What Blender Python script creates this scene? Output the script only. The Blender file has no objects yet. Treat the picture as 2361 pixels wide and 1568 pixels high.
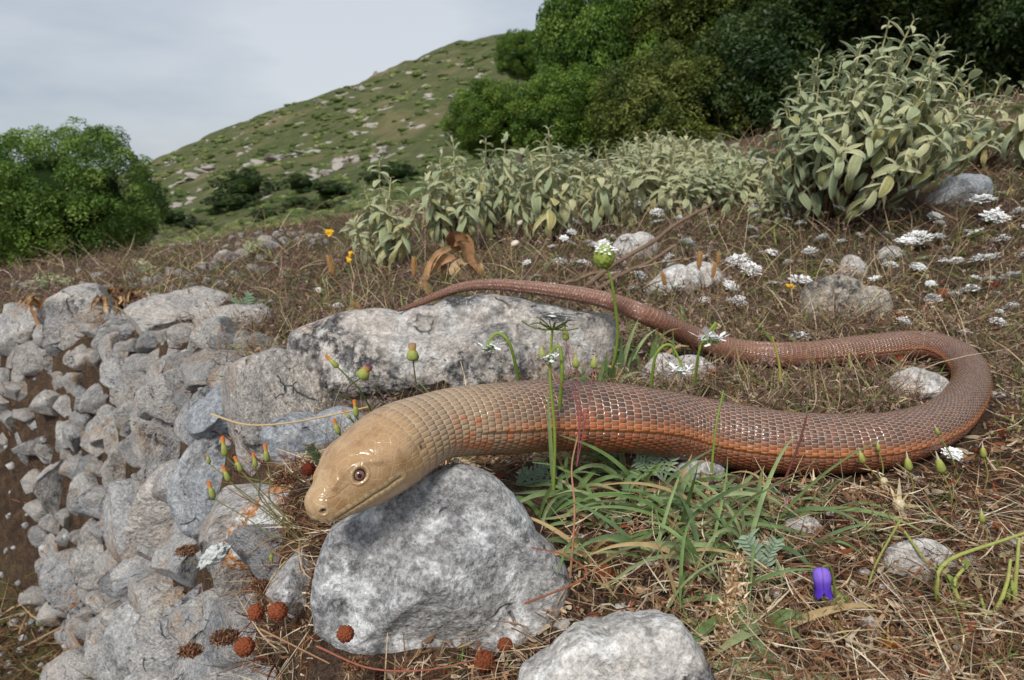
import bpy, math, random
import numpy as np
from mathutils import Vector, Matrix

random.seed(7)
rng = np.random.default_rng(7)
scene = bpy.context.scene
COL = scene.collection
R = math.radians

# ---------------------------------------------------------------- camera, sky, sun, exposure
CAM_H, PITCH = 0.20, R(13.3)
FPX, CX, CY = 1538.4, 1180.5, 784.0          # focal length and centre, in measured picture units
cam_d = bpy.data.cameras.new('camera'); cam = bpy.data.objects.new('camera', cam_d); COL.objects.link(cam)
cam.location = (0, 0, CAM_H); cam.rotation_euler = (R(90) - PITCH, 0, 0)
cam_d.sensor_width = 36.0; cam_d.lens = 36.0 * FPX / 2361.0
cam_d.clip_start = 0.01; cam_d.clip_end = 3000
cam_d.dof.use_dof = True; cam_d.dof.focus_distance = 0.34; cam_d.dof.aperture_fstop = 24
scene.camera = cam

SUN_EL, SUN_AZ = R(47), R(203)               # azimuth measured clockwise from +Y
sun_dir = Vector((math.sin(SUN_AZ) * math.cos(SUN_EL), math.cos(SUN_AZ) * math.cos(SUN_EL), math.sin(SUN_EL)))
sd_ = bpy.data.lights.new('sun', 'SUN'); sun = bpy.data.objects.new('sun', sd_); COL.objects.link(sun)
sd_.energy = 1.5; sd_.angle = R(12); sd_.color = (1.0, 0.965, 0.91)
sun.rotation_euler = sun_dir.to_track_quat('Z', 'Y').to_euler()

world = bpy.data.worlds.new('World'); scene.world = world; world.use_nodes = True
nt = world.node_tree; nt.nodes.clear()
out = nt.nodes.new('ShaderNodeOutputWorld'); bg = nt.nodes.new('ShaderNodeBackground')
sky = nt.nodes.new('ShaderNodeTexSky'); sky.sky_type = 'NISHITA'; sky.sun_disc = False
sky.sun_elevation = SUN_EL; sky.sun_rotation = SUN_AZ; sky.dust_density = 2.0
tc = nt.nodes.new('ShaderNodeTexCoord'); mp = nt.nodes.new('ShaderNodeMapping')
mp.inputs['Scale'].default_value = (1.1, 1.1, 3.4); mp.inputs['Rotation'].default_value = (0.0, 0.22, 0.5)
mp.inputs['Location'].default_value = (0.35, 0.2, 0.1)
nz = nt.nodes.new('ShaderNodeTexNoise'); nz.inputs['Scale'].default_value = 1.5
nz.inputs['Detail'].default_value = 5; nz.inputs['Roughness'].default_value = 0.5
rp = nt.nodes.new('ShaderNodeValToRGB')
rp.color_ramp.elements[0].position = 0.37; rp.color_ramp.elements[0].color = (0.155, 0.192, 0.238, 1)
rp.color_ramp.elements[1].position = 0.63; rp.color_ramp.elements[1].color = (0.325, 0.34, 0.362, 1)
gain = nt.nodes.new('ShaderNodeMix'); gain.data_type = 'RGBA'; gain.blend_type = 'MULTIPLY'
gain.inputs[0].default_value = 1.0; gain.inputs[7].default_value = (10, 10, 10, 1)
mixc = nt.nodes.new('ShaderNodeMix'); mixc.data_type = 'RGBA'; mixc.inputs[0].default_value = 0.9
L = nt.links.new
L(tc.outputs['Generated'], mp.inputs['Vector']); L(mp.outputs[0], nz.inputs['Vector']); L(nz.outputs[0], rp.inputs[0])
L(rp.outputs[0], gain.inputs[6]); L(sky.outputs[0], mixc.inputs[6]); L(gain.outputs[2], mixc.inputs[7])
L(mixc.outputs[2], bg.inputs[0]); bg.inputs[1].default_value = 0.1; L(bg.outputs[0], out.inputs[0])

scene.view_settings.view_transform = 'Standard'; scene.view_settings.look = 'None'
scene.view_settings.gamma = 1.0; scene.view_settings.exposure = 1.0
scene.view_settings.use_curve_mapping = False
scene.cycles.max_bounces = 6; scene.cycles.diffuse_bounces = 3; scene.cycles.transparent_max_bounces = 4
scene.cycles.use_denoising = True

# ---------------------------------------------------------------- numeric helpers
def _hash(ix, iy, iz, seed):
    h = (ix * 374761393 + iy * 668265263 + iz * 2147483647 + seed * 974634777) & 0xFFFFFFFF
    h = ((h ^ (h >> 13)) * 1274126177) & 0xFFFFFFFF
    h = ((h ^ (h >> 16)) * 2246822519) & 0xFFFFFFFF
    return ((h ^ (h >> 15)) & 0xFFFFFF) / float(0xFFFFFF)
def vnoise(p, seed=0):
    p = np.asarray(p, dtype=np.float64); i = np.floor(p).astype(np.int64); f = p - i
    f = f * f * f * (f * (f * 6 - 15) + 10)
    r = 0
    for dx in (0, 1):
        wx = f[..., 0] if dx else 1 - f[..., 0]
        for dy in (0, 1):
            wy = f[..., 1] if dy else 1 - f[..., 1]
            for dz in (0, 1):
                wz = f[..., 2] if dz else 1 - f[..., 2]
                r = r + wx * wy * wz * _hash(i[..., 0] + dx, i[..., 1] + dy, i[..., 2] + dz, seed)
    return r * 2 - 1
def fbm(p, oct=4, seed=0, rough=0.5):
    p = np.asarray(p, dtype=np.float64); a, s, r = 1.0, 0.0, 0
    for k in range(oct):
        r = r + a * vnoise(p * 2.03 ** k + 17.3 * k, seed + k); s += a; a *= rough
    return r / s
def sstep(a, b, x):
    t = np.clip((x - a) / (b - a), 0, 1); return t * t * (3 - 2 * t)
def nrm(v):
    v = np.asarray(v, float); return v / np.maximum(np.linalg.norm(v, axis=-1, keepdims=True), 1e-12)
def lin(r, g, b):
    f = lambda c: (c / 255 / 12.92) if c / 255 <= 0.04045 else ((c / 255 + 0.055) / 1.055) ** 2.4
    return (f(r), f(g), f(b))

# ---------------------------------------------------------------- picture ray <-> place
CP, SP = math.cos(PITCH), math.sin(PITCH)
def raydir(u, v):
    x = (np.asarray(u, float) - CX) / FPX; t = (CY - np.asarray(v, float)) / FPX
    return np.stack([x, CP + t * SP, -SP + t * CP], -1)
def at(u, v, y):
    d = raydir(u, v); return np.array([0, 0, CAM_H]) + d * (y / d[1])
def project(P):
    P = np.asarray(P, float) - np.array([0, 0, CAM_H])
    dep = P[..., 1] * CP - P[..., 2] * SP; up = P[..., 1] * SP + P[..., 2] * CP
    return CX + FPX * P[..., 0] / dep, CY - FPX * up / dep, dep

EDGE = np.array([(-0.04, -0.3), (-0.05, 0.1), (-0.088, 0.3), (-0.165, 0.5), (-0.33, 0.75), (-0.47, 0.95), (-0.76, 1.27), (-1.22, 1.55), (-2.4, 2.1),
                 (-5.0, 3.2), (-12, 6.0), (-30, 13)])
def edge_sd(x, y):
    best = np.full(np.shape(x), 1e9); sg = np.ones(np.shape(x))
    for a, b in zip(EDGE[:-1], EDGE[1:]):
        d = b - a; t = np.clip(((x - a[0]) * d[0] + (y - a[1]) * d[1]) / (d @ d), 0, 1)
        dx, dy = x - (a[0] + t * d[0]), y - (a[1] + t * d[1]); q = dx * dx + dy * dy
        s = np.where(d[1] * (x - a[0]) - d[0] * (y - a[1]) > 0, 1.0, -1.0)
        m = q < best; best = np.where(m, q, best); sg = np.where(m, s, sg)
    return np.sqrt(best) * sg
def height(x, y, detail=True):
    x = np.asarray(x, float); y = np.asarray(y, float)
    yy = np.maximum(y, 0)
    h = 0.17 * (1 - np.exp(-yy * 0.05 / 0.17 * 1.15)) + 0.012 * np.maximum(x, 0) * 0
    left = 1 / (1 + np.exp(np.clip(x * 1.2 + 0.6, -40, 40)))
    h = h - left * 0.034 * np.maximum(yy - 4.5, 0) - left * 0.10 * np.maximum(yy - 12.5, 0)
    h = h + 0.03 * np.maximum(yy - 3.0, 0) * (1 - left)
    tilt = np.where(x < 0, 0.157 * sstep(0.3, 0.7, yy), 0.03 + 0.127 * sstep(0.55, 1.5, yy))
    z = tilt * np.minimum(x, 9) + h
    z = z - 0.050 * (1 - sstep(0.25, 0.36, yy)) * (1 - sstep(0.0, 0.075, x))
    z = z - 0.022 * sstep(0.40, 0.46, yy) * (1 - sstep(0.56, 0.66, yy)) * sstep(-0.32, -0.22, x) * (1 - sstep(0.04, 0.10, x))
    s = edge_sd(x, y)
    drop = 0.52 + 0.03 * yy
    z = z - drop * sstep(0.0, 1.0, (-s + 0.0) / (0.16 + 0.03 * yy))
    if detail:
        p = np.stack([x, y, 0 * x], -1)
        amp = np.clip(0.006 + 0.012 * yy, 0, 0.10)
        z = z + fbm(p * 7.0, 3, 3) * 0.006 + fbm(p * 1.4, 3, 5) * amp * 0.6
    return z
def ground(u, v):
    d = raydir(u, v); o = np.array([0, 0, CAM_H]); ts = np.geomspace(0.12, 60, 900)
    P = o + d[None] * ts[:, None]; g = P[:, 2] - height(P[:, 0], P[:, 1])
    k = np.argmax(g < 0)
    if k == 0: return P[-1]
    a = g[k - 1] / (g[k - 1] - g[k]); return P[k - 1] + (P[k] - P[k - 1]) * a

# ---------------------------------------------------------------- mesh + object helpers
def mesh(name, V, F, mat=None, smooth=True, col=None, uv=None, attrs=None):
    V = np.asarray(V, np.float32).reshape(-1, 3); F = np.asarray(F, np.int32); k = F.shape[1]
    m = bpy.data.meshes.new(name); m.vertices.add(len(V)); m.vertices.foreach_set('co', V.ravel())
    m.loops.add(F.size); m.loops.foreach_set('vertex_index', F.ravel())
    m.polygons.add(len(F)); m.polygons.foreach_set('loop_start', np.arange(0, F.size, k, dtype=np.int32))
    m.polygons.foreach_set('loop_total', np.full(len(F), k, np.int32))
    if smooth: m.polygons.foreach_set('use_smooth', np.ones(len(F), bool))
    if col is not None:
        a = m.color_attributes.new('Col', 'FLOAT_COLOR', 'POINT'); c = np.ones((len(V), 4), np.float32); c[:, :3] = col
        a.data.foreach_set('color', c.ravel())
    for nm, val in (attrs or {}).items():
        a = m.attributes.new(nm, 'FLOAT', 'POINT'); a.data.foreach_set('value', np.asarray(val, np.float32).ravel())
    if uv is not None:
        l = m.uv_layers.new(name='UVMap'); l.data.foreach_set('uv', np.asarray(uv, np.float32)[F.ravel()].ravel())
    m.update(calc_edges=True); m.validate()
    if mat: m.materials.append(mat)
    return m
def obj(name, me, parent=None, loc=None, rot=None, scale=None):
    o = bpy.data.objects.new(name, me); COL.objects.link(o)
    if parent: o.parent = parent
    if loc is not None: o.location = loc
    if rot is not None: o.rotation_euler = rot
    if scale is not None: o.scale = scale
    return o
def tag(o, label=None, cat=None, group=None, kind=None):
    if label: o['label'] = label
    if cat: o['category'] = cat
    if group: o['group'] = group
    if kind: o['kind'] = kind
    return o
def thing(name, loc, label, cat, group=None):
    return tag(obj(name, None, loc=tuple(map(float, loc))), label, cat, group)
def join(parts):
    V, F, C, n = [], [], [], 0
    for p in parts:
        v, f = np.asarray(p[0], float).reshape(-1, 3), np.asarray(p[1])
        if f.shape[1] == 3: f = np.concatenate([f, f[:, 2:3]], 1) if False else f
        V.append(v); F.append(f + n); n += len(v)
        if len(p) > 2:
            c = np.asarray(p[2], float); C.append(np.broadcast_to(c, (len(v), 3)) if c.ndim == 1 else c)
    return np.concatenate(V), np.concatenate(F), (np.concatenate(C) if C else None)
def smoothpath(pts, n=24):
    P = np.asarray(pts, float)
    if len(P) == 2: return P[0] + (P[1] - P[0]) * np.linspace(0, 1, n)[:, None]
    Q = np.vstack([2 * P[0] - P[1], P, 2 * P[-1] - P[-2]]); res = []
    seg = len(P) - 1
    for s in np.linspace(0, seg - 1e-6, n):
        i = int(s); t = s - i; a, b, c, d = Q[i], Q[i + 1], Q[i + 2], Q[i + 3]
        res.append(0.5 * (2 * b + (c - a) * t + (2 * a - 5 * b + 4 * c - d) * t * t + (3 * b - a - 3 * c + d) * t ** 3))
    return np.array(res)
def tube(pts, rad, n=6, cap=True):
    P = np.asarray(pts, float); K = len(P); rad = np.broadcast_to(np.asarray(rad, float), (K,)) if np.ndim(rad) else np.full(K, float(rad))
    T = nrm(np.gradient(P, axis=0)); ref = np.array([0.31, 0.17, 0.93])
    S = nrm(np.cross(T, ref)); U = np.cross(S, T)
    a = np.linspace(0, 2 * np.pi, n, endpoint=False)
    V = P[:, None] + rad[:, None, None] * (np.cos(a)[None, :, None] * S[:, None] + np.sin(a)[None, :, None] * U[:, None])
    i, j = np.meshgrid(np.arange(K - 1), np.arange(n), indexing='ij'); j2 = (j + 1) % n
    F = np.stack([i * n + j, i * n + j2, (i + 1) * n + j2, (i + 1) * n + j], -1).reshape(-1, 4)
    return V.reshape(-1, 3), F
def lathe(prof, n=10, axis=None, base=(0, 0, 0), lobes=0, lobeamp=0.0):
    prof = np.asarray(prof, float); a = np.linspace(0, 2 * np.pi, n, endpoint=False); K = len(prof)
    mod = 1 + lobeamp * np.cos(lobes * a)[None] * np.linspace(0, 1, K)[:, None] if lobes else np.ones((K, n))
    V = np.stack([prof[:, 0:1] * mod * np.cos(a), prof[:, 0:1] * mod * np.sin(a), prof[:, 1:2] + 0 * a[None]], -1).reshape(-1, 3)
    i, j = np.meshgrid(np.arange(K - 1), np.arange(n), indexing='ij'); j2 = (j + 1) % n
    F = np.stack([i * n + j, i * n + j2, (i + 1) * n + j2, (i + 1) * n + j], -1).reshape(-1, 4)
    if axis is not None:
        M = np.array(Vector(axis).normalized().to_track_quat('Z', 'Y').to_matrix()); V = V @ M.T
    return V + np.asarray(base, float), F
def ribbons(root, d, Ln, W, bend, K, col, tip=0.15, fold=0.0, seed=1):
    """many tapered flat blades as one sheet of quads"""
    g = np.random.default_rng(seed); N = len(root); t = np.linspace(0, 1, K + 1)[None, :, None]
    d = nrm(d); Ln = np.asarray(Ln)[:, None, None]; P = root[:, None] + d[:, None] * Ln * t + bend[:, None] * Ln * t * t
    T = nrm(d + bend * 0.8); S = nrm(np.cross(T, nrm(g.normal(size=(N, 3)) + np.array([0, 0.0, 0.6]))))
    w = np.asarray(W)[:, None, None] * (tip + (1 - tip) * (1 - t ** 2.2)) * np.minimum(1, 0.55 + t * 3)
    A, B = P - S[:, None] * w / 2, P + S[:, None] * w / 2
    V = np.stack([A, B], 2).reshape(-1, 3)
    n = np.arange(N)[:, None] * (K + 1) * 2; k = np.arange(K)[None] * 2
    F = np.stack([n + k, n + k + 1, n + k + 3, n + k + 2], -1).reshape(-1, 4)
    C = np.repeat(col, (K + 1) * 2, axis=0)
    return V, F, C
_ico = {}
def ico(sub):
    if sub not in _ico:
        import bmesh
        bm = bmesh.new(); bmesh.ops.create_icosphere(bm, subdivisions=sub, radius=1.0)
        _ico[sub] = (np.array([v.co[:] for v in bm.verts]), np.array([[v.index for v in f.verts] for f in bm.faces])); bm.free()
    return _ico[sub]

# ---------------------------------------------------------------- materials
class G:
    def __init__(s, name):
        s.m = bpy.data.materials.new(name); s.m.use_nodes = True; s.t = s.m.node_tree; s.t.nodes.clear()
        s.o = s.n('ShaderNodeOutputMaterial'); s.b = s.n('ShaderNodeBsdfPrincipled'); s.l(s.b.outputs[0], s.o.inputs[0])
    def n(s, k): return s.t.nodes.new(k)
    def l(s, a, b): s.t.links.new(a, b)
    def put(s, sock, v):
        if hasattr(v, 'is_output'): s.l(v, sock)
        elif isinstance(v, (tuple, list)): sock.default_value = (*v, 1.0) if len(v) == 3 and len(sock.default_value) == 4 else v
        else: sock.default_value = v
    def coords(s, rand=True):
        t = s.n('ShaderNodeTexCoord').outputs['Object']
        if not rand: return t
        r = s.n('ShaderNodeObjectInfo').outputs['Random']
        a = s.n('ShaderNodeVectorMath'); a.operation = 'SCALE'; a.inputs[0].default_value = (31.7, 17.3, 23.1); s.l(r, a.inputs['Scale'])
        b = s.n('ShaderNodeVectorMath'); b.operation = 'ADD'; s.l(t, b.inputs[0]); s.l(a.outputs[0], b.inputs[1]); return b.outputs[0]
    def world(s):
        return s.n('ShaderNodeNewGeometry').outputs['Position']
    def noise(s, vec, scale, detail=4, rough=0.55, dist=0.0):
        n = s.n('ShaderNodeTexNoise'); s.l(vec, n.inputs['Vector']); n.inputs['Scale'].default_value = scale
        n.inputs['Detail'].default_value = detail; n.inputs['Roughness'].default_value = rough; n.inputs['Distortion'].default_value = dist
        return n.outputs['Fac']
    def voro(s, vec, scale, feat='F1', out='Distance', rnd=1.0):
        n = s.n('ShaderNodeTexVoronoi'); n.feature = feat; s.l(vec, n.inputs['Vector']); n.inputs['Scale'].default_value = scale
        n.inputs['Randomness'].default_value = rnd
        return n.outputs[out]
    def ramp(s, fac, stops):
        n = s.n('ShaderNodeValToRGB'); e = n.color_ramp.elements
        while len(e) < len(stops): e.new(0.5)
        for k, (p, c) in enumerate(stops):
            e[k].position = p; e[k].color = (c, c, c, 1) if not isinstance(c, (tuple, list)) else (*c, 1)
        s.l(fac, n.inputs[0]); return n.outputs[0]
    def mix(s, fac, a, b, mode='MIX'):
        n = s.n('ShaderNodeMix'); n.data_type = 'RGBA'; n.blend_type = mode
        s.put(n.inputs[0], fac); s.put(n.inputs[6], a); s.put(n.inputs[7], b); return n.outputs[2]
    def math(s, op, a, b=0.0, c=0.0):
        n = s.n('ShaderNodeMath'); n.operation = op
        s.put(n.inputs[0], a); s.put(n.inputs[1], b)
        if len(n.inputs) > 2: s.put(n.inputs[2], c)
        return n.outputs[0]
    def attr(s, name, out='Color'):
        n = s.n('ShaderNodeAttribute'); n.attribute_name = name; return n.outputs[out]
    def bump(s, h, dist, strength=1.0, normal=None):
        n = s.n('ShaderNodeBump'); s.l(h, n.inputs['Height']); n.inputs['Distance'].default_value = dist; n.inputs['Strength'].default_value = strength
        if normal: s.l(normal, n.inputs['Normal'])
        return n.outputs[0]
    def done(s, color, rough=0.8, spec=0.3, normal=None, **kw):
        s.put(s.b.inputs['Base Color'], color); s.put(s.b.inputs['Roughness'], rough); s.put(s.b.inputs['Specular IOR Level'], spec)
        if normal: s.l(normal, s.b.inputs['Normal'])
        for k, v in kw.items(): s.put(s.b.inputs[k], v)
        return s.m
def leafy(g, color, amount=0.35, rough=0.6, spec=0.25):
    """thin leaf: reflects and lets light through"""
    g.done(color, rough, spec)
    tr = g.n('ShaderNodeBsdfTranslucent'); g.put(tr.inputs[0], color); mx = g.n('ShaderNodeMixShader'); mx.inputs[0].default_value = amount
    g.l(g.b.outputs[0], mx.inputs[1]); g.l(tr.outputs[0], mx.inputs[2]); g.l(mx.outputs[0], g.o.inputs[0]); return g.m
def vcol_mat(name, rough=0.8, spec=0.2, trans=0.0, var=0.25, scale=300):
    g = G(name); c = g.attr('Col'); v = g.coords(False); n = g.noise(v, scale, 3)
    c = g.mix(1.0, c, g.ramp(n, [(0.3, 1 - var), (0.7, 1 + var)]), 'MULTIPLY')
    return leafy(g, c, trans, rough, spec) if trans else g.done(c, rough, spec)

def rock_mat(name, a, b, white=0.5, dark=0.4, orange=0.3, sc=1.0, warm=0.3, wcol=(0.62, 0.62, 0.60), plates=0.0, bd=None, tint=False):
    """limestone: clouded greys, pale crust, black lichen specks, orange lichen patches. amounts 0..1"""
    g = G(name); v = g.coords()
    n1 = g.noise(v, 16 * sc, 6, 0.6, 0.4); n2 = g.noise(v, 42 * sc, 8, 0.65, 0.3); n3 = g.noise(v, 260 * sc, 4, 0.6)
    c = g.mix(g.ramp(n1, [(0.32, 0.0), (0.68, 1.0)]), a, b)
    c = g.mix(g.math('MULTIPLY', g.ramp(g.noise(v, 11 * sc, 5, 0.6), [(0.52, 0.0), (0.66, 1.0)]), warm), c, lin(176, 150, 126))
    c = g.mix(g.math('MULTIPLY', g.ramp(n2, [(0.52, 0.0), (0.62, 1.0)]), white), c, wcol)
    msk = g.ramp(g.noise(v, 13 * sc, 4, 0.6, 0.5), [(0.62 - 0.22 * dark, 0.0), (0.72 - 0.22 * dark, 1.0)])
    spk = g.ramp(g.noise(v, 95 * sc, 6, 0.75), [(0.44, 0.0), (0.53, 1.0)])
    c = g.mix(g.math('MULTIPLY', g.math('MULTIPLY', msk, spk), 0.92 if dark > 0 else 0.0), c, (0.028, 0.028, 0.032))
    om = g.ramp(g.noise(v, 9 * sc, 3, 0.5, 0.8), [(0.78 - 0.30 * orange, 0.0), (0.80 - 0.30 * orange, 1.0)])
    ob = g.ramp(g.noise(v, 120 * sc, 5, 0.7), [(0.42, 0.0), (0.50, 1.0)])
    oc = g.mix(g.ramp(n3, [(0.35, 0.0), (0.65, 1.0)]), lin(158, 96, 38), lin(190, 124, 48))
    if plates: oc = g.mix(g.ramp(n1, [(0.42, 0.0), (0.55, 1.0)]), lin(132, 84, 34), oc)
    if orange > 0: c = g.mix(g.math('MULTIPLY', om, ob), c, oc)
    if tint:
        rnd = g.n('ShaderNodeObjectInfo').outputs['Random']; c = g.mix(1.0, c, g.ramp(rnd, [(0.0, (0.70, 0.71, 0.74)), (0.35, (1.0, 1.0, 1.0)), (0.6, (0.92, 0.86, 0.80)), (0.8, (1.05, 1.03, 1.0)), (1.0, (0.78, 0.76, 0.74))]), 'MULTIPLY')
    c = g.mix(1.0, c, g.ramp(n3, [(0.34, 0.66), (0.66, 1.25)]), 'MULTIPLY')
    c = g.mix(1.0, c, g.ramp(g.noise(v, 105 * sc, 7, 0.7, 0.6), [(0.36, 0.68), (0.5, 1.0), (0.66, 1.22)]), 'MULTIPLY')
    c = g.mix(1.0, c, g.ramp(g.noise(v, 620 * sc, 3, 0.75), [(0.34, 0.62), (0.5, 1.0), (0.68, 1.28)]), 'MULTIPLY')
    wv = g.n('ShaderNodeVectorMath'); wv.operation = 'ADD'; g.l(v, wv.inputs[0]); wn = g.n('ShaderNodeTexNoise'); g.l(v, wn.inputs['Vector']); wn.inputs['Scale'].default_value = 60 * sc
    ws = g.n('ShaderNodeVectorMath'); ws.operation = 'SCALE'; g.l(wn.outputs['Color'], ws.inputs[0]); ws.inputs['Scale'].default_value = 0.02 / sc; g.l(ws.outputs[0], wv.inputs[1])
    crk = g.math('MULTIPLY', g.ramp(g.voro(wv.outputs[0], 26 * sc, 'DISTANCE_TO_EDGE'), [(0.008, 1.0), (0.03, 0.0)]), g.ramp(g.noise(v, 30 * sc, 3), [(0.58, 0.0), (0.66, 1.0)]))
    fl_ = g.ramp(g.noise(v, 300 * sc, 7, 0.8), [(0.50, 0.0), (0.56, 1.0)]); c = g.mix(g.math('MULTIPLY', fl_, 0.38 * white), c, wcol)
    dk_ = g.math('MULTIPLY', g.ramp(g.voro(v, 230 * sc), [(0.10, 1.0), (0.20, 0.0)]), g.ramp(g.noise(v, 50 * sc, 3), [(0.5, 0.0), (0.6, 1.0)])); c = g.mix(g.math('MULTIPLY', dk_, 0.6), c, (0.07, 0.065, 0.06))
    c = g.mix(g.math('MULTIPLY', crk, 0.75), c, (0.05, 0.045, 0.04))
    h = g.math('ADD', g.math('MULTIPLY', n2, 1.0), g.math('MULTIPLY', n3, 0.35))
    pit = g.ramp(g.voro(v, 70 * sc), [(0.05, 0.0), (0.16, 1.0)])
    h = g.math('SUBTRACT', g.math('ADD', h, g.math('MULTIPLY', pit, 0.3)), g.math('MULTIPLY', crk, 0.5))
    return g.done(c, 0.88, 0.25, g.bump(h, bd or 0.006 / sc, 0.9))
# ================================================================ ground
def soil_material():
    g = G('soil'); v = g.world()
    n1 = g.noise(v, 3.0, 5, 0.6); n2 = g.noise(v, 45, 6, 0.65); n3 = g.noise(v, 300, 4, 0.6)
    c = g.mix(g.ramp(n1, [(0.35, 0.0), (0.65, 1.0)]), lin(96, 78, 64), lin(76, 60, 50))
    c = g.mix(g.ramp(n2, [(0.45, 0.0), (0.7, 1.0)]), c, lin(124, 100, 78))
    c = g.mix(g.ramp(g.noise(v, 1.1, 4, 0.6), [(0.5, 0.0), (0.7, 0.55)]), c, lin(112, 112, 66))
    c = g.mix(1.0, c, g.ramp(n3, [(0.3, 0.5), (0.7, 1.35)]), 'MULTIPLY')
    c = g.mix(1.0, c, g.ramp(g.noise(v, 900, 3, 0.7), [(0.35, 0.6), (0.65, 1.4)]), 'MULTIPLY')
    return g.done(c, 0.95, 0.1, g.bump(g.math('ADD', n2, g.math('MULTIPLY', n3, 0.6)), 0.016, 1.0))
SOIL = soil_material()
sv = np.concatenate([np.linspace(-2.6, -1.0, 40, endpoint=False), np.linspace(-1.0, 0.9, 250), np.linspace(0.9, 2.2, 30)[1:]])
dv = np.concatenate([np.linspace(-0.35, 0.06, 20, endpoint=False), np.geomspace(0.06, 19, 330)])
S_, D_ = np.meshgrid(sv, dv, indexing='ij'); XX = S_ * np.maximum(D_, 0.22) ; YY = D_
ZZ = height(XX, YY)
ni, nj = S_.shape; i, j = np.meshgrid(np.arange(ni - 1), np.arange(nj - 1), indexing='ij')
GF = np.stack([i * nj + j, (i + 1) * nj + j, (i + 1) * nj + j + 1, i * nj + j + 1], -1).reshape(-1, 4)
tag(obj('ground', mesh('ground', np.stack([XX, YY, ZZ], -1), GF, SOIL)), kind='structure')

# ================================================================ far hill
RIDGE = np.array([(-400, 560), (0, 470), (250, 412), (350, 372), (480, 312), (590, 268), (700, 232), (790, 203), (850, 180), (930, 146), (1000, 115), (1065, 95),
                  (1130, 82), (1240, 72), (1400, 70), (1800, 90), (2361, 140), (3400, 200)], float)
rd = raydir(RIDGE[:, 0], RIDGE[:, 1]); RS, RE = rd[:, 0] / rd[:, 1], rd[:, 2] / rd[:, 1]
HD0, HD1 = 15.0, 240.0
def hill_z(s, d):
    e0 = 0.157 * np.clip(s, -3, 0.6) - 0.062; e1 = np.interp(s, RS, RE)
    t = np.clip((d - HD0) / (HD1 - HD0), 0, 1)
    e = e0 + (e1 - e0) * (1 - (1 - t) ** 1.25)
    z = e * d - np.maximum(d - HD1, 0) * 0.35
    p = np.stack([s * d, d, 0 * d], -1)
    z = z + fbm(p * 0.035, 4, 21) * 0.018 * np.clip(d, 0, 120) * sstep(0, 0.25, t) * (1 - sstep(0.8, 1.0, t))
    z = z + fbm(p * 0.22, 3, 29) * 0.004 * np.clip(d, 0, 240)
    return z + CAM_H
hs = np.concatenate([np.linspace(-3, -0.8, 25, endpoint=False), np.linspace(-0.8, 0.25, 190), np.linspace(0.25, 2.5, 40)[1:]])
hd = np.concatenate([np.geomspace(HD0, HD1, 150), np.linspace(HD1 + 4, HD1 + 120, 14)])
S_, D_ = np.meshgrid(hs, hd, indexing='ij'); ni, nj = S_.shape
i, j = np.meshgrid(np.arange(ni - 1), np.arange(nj - 1), indexing='ij')
HF = np.stack([i * nj + j, (i + 1) * nj + j, (i + 1) * nj + j + 1, i * nj + j + 1], -1).reshape(-1, 4)
def hill_material():
    g = G('hillside'); v = g.world()
    n1 = g.noise(v, 0.045, 5, 0.6); n2 = g.noise(v, 0.35, 6, 0.65); n3 = g.noise(v, 2.2, 5, 0.65)
    c = g.mix(g.ramp(n2, [(0.36, 0.0), (0.64, 1.0)]), lin(78, 86, 52), lin(102, 104, 70))
    c = g.mix(g.ramp(n3, [(0.5, 0.0), (0.64, 0.8)]), c, lin(64, 74, 40))
    c = g.mix(g.ramp(n1, [(0.52, 0.0), (0.66, 0.55)]), c, lin(138, 122, 92))
    mp = g.n('ShaderNodeMapping'); mp.inputs['Scale'].default_value = (1.0, 0.45, 3.0); g.l(v, mp.inputs['Vector'])
    rk = g.ramp(g.noise(mp.outputs[0], 0.16, 6, 0.62), [(0.60, 0.0), (0.635, 1.0)])
    c = g.mix(rk, c, g.mix(g.ramp(n3, [(0.4, 0.0), (0.6, 1.0)]), lin(168, 150, 134), lin(186, 182, 176)))
    return g.done(c, 0.95, 0.1, g.bump(n3, 0.4, 1.0))
HX = S_ * D_
tag(obj('hill', mesh('hill', np.stack([HX, D_, hill_z(S_, D_)], -1), HF, hill_material())), kind='structure')

# ================================================================ rocks
GREY_A, GREY_B, PALE = lin(128, 128, 130), lin(170, 169, 167), lin(190, 186, 178)
M_HEAD = rock_mat('limestone_grey', lin(118, 117, 119), lin(172, 169, 165), 0.85, 0.06, 0.36, 1.0, 0.5, (0.70, 0.70, 0.69))
M_TAIL = rock_mat('limestone_black_lichen', lin(158, 152, 146), lin(190, 180, 170), 0.55, 0.86, 0.0, 0.75, 0.8)
M_PALE = rock_mat('limestone_pale', lin(170, 164, 158), lin(198, 192, 184), 0.8, 0.05, 0.05, 1.0, 0.8, (0.72, 0.71, 0.69))
M_TAN = rock_mat('limestone_tan', lin(140, 134, 124), lin(190, 178, 160), 0.4, 0.3, 0.0, 1.0, 0.9)
M_ORNG = rock_mat('limestone_orange_lichen', lin(150, 146, 142), lin(184, 180, 174), 0.9, 0.2, 1.18, 1.1, 0.3, (0.74, 0.75, 0.72), 1.0)
M_BLUE = rock_mat('limestone_blue_grey', lin(126, 131, 138), lin(160, 162, 164), 0.25, 0.08, 0.20, 0.9, 0.15)
M_SPEC = rock_mat('limestone_speckled', lin(142, 142, 142), lin(180, 178, 174), 0.6, 0.45, 0.45, 0.9, 0.4)
M_WALL = rock_mat('wall_limestone', lin(158, 158, 160), lin(204, 198, 190), 0.45, 0.16, 0.26, 0.075, 0.9, bd=0.012, tint=True)

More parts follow.
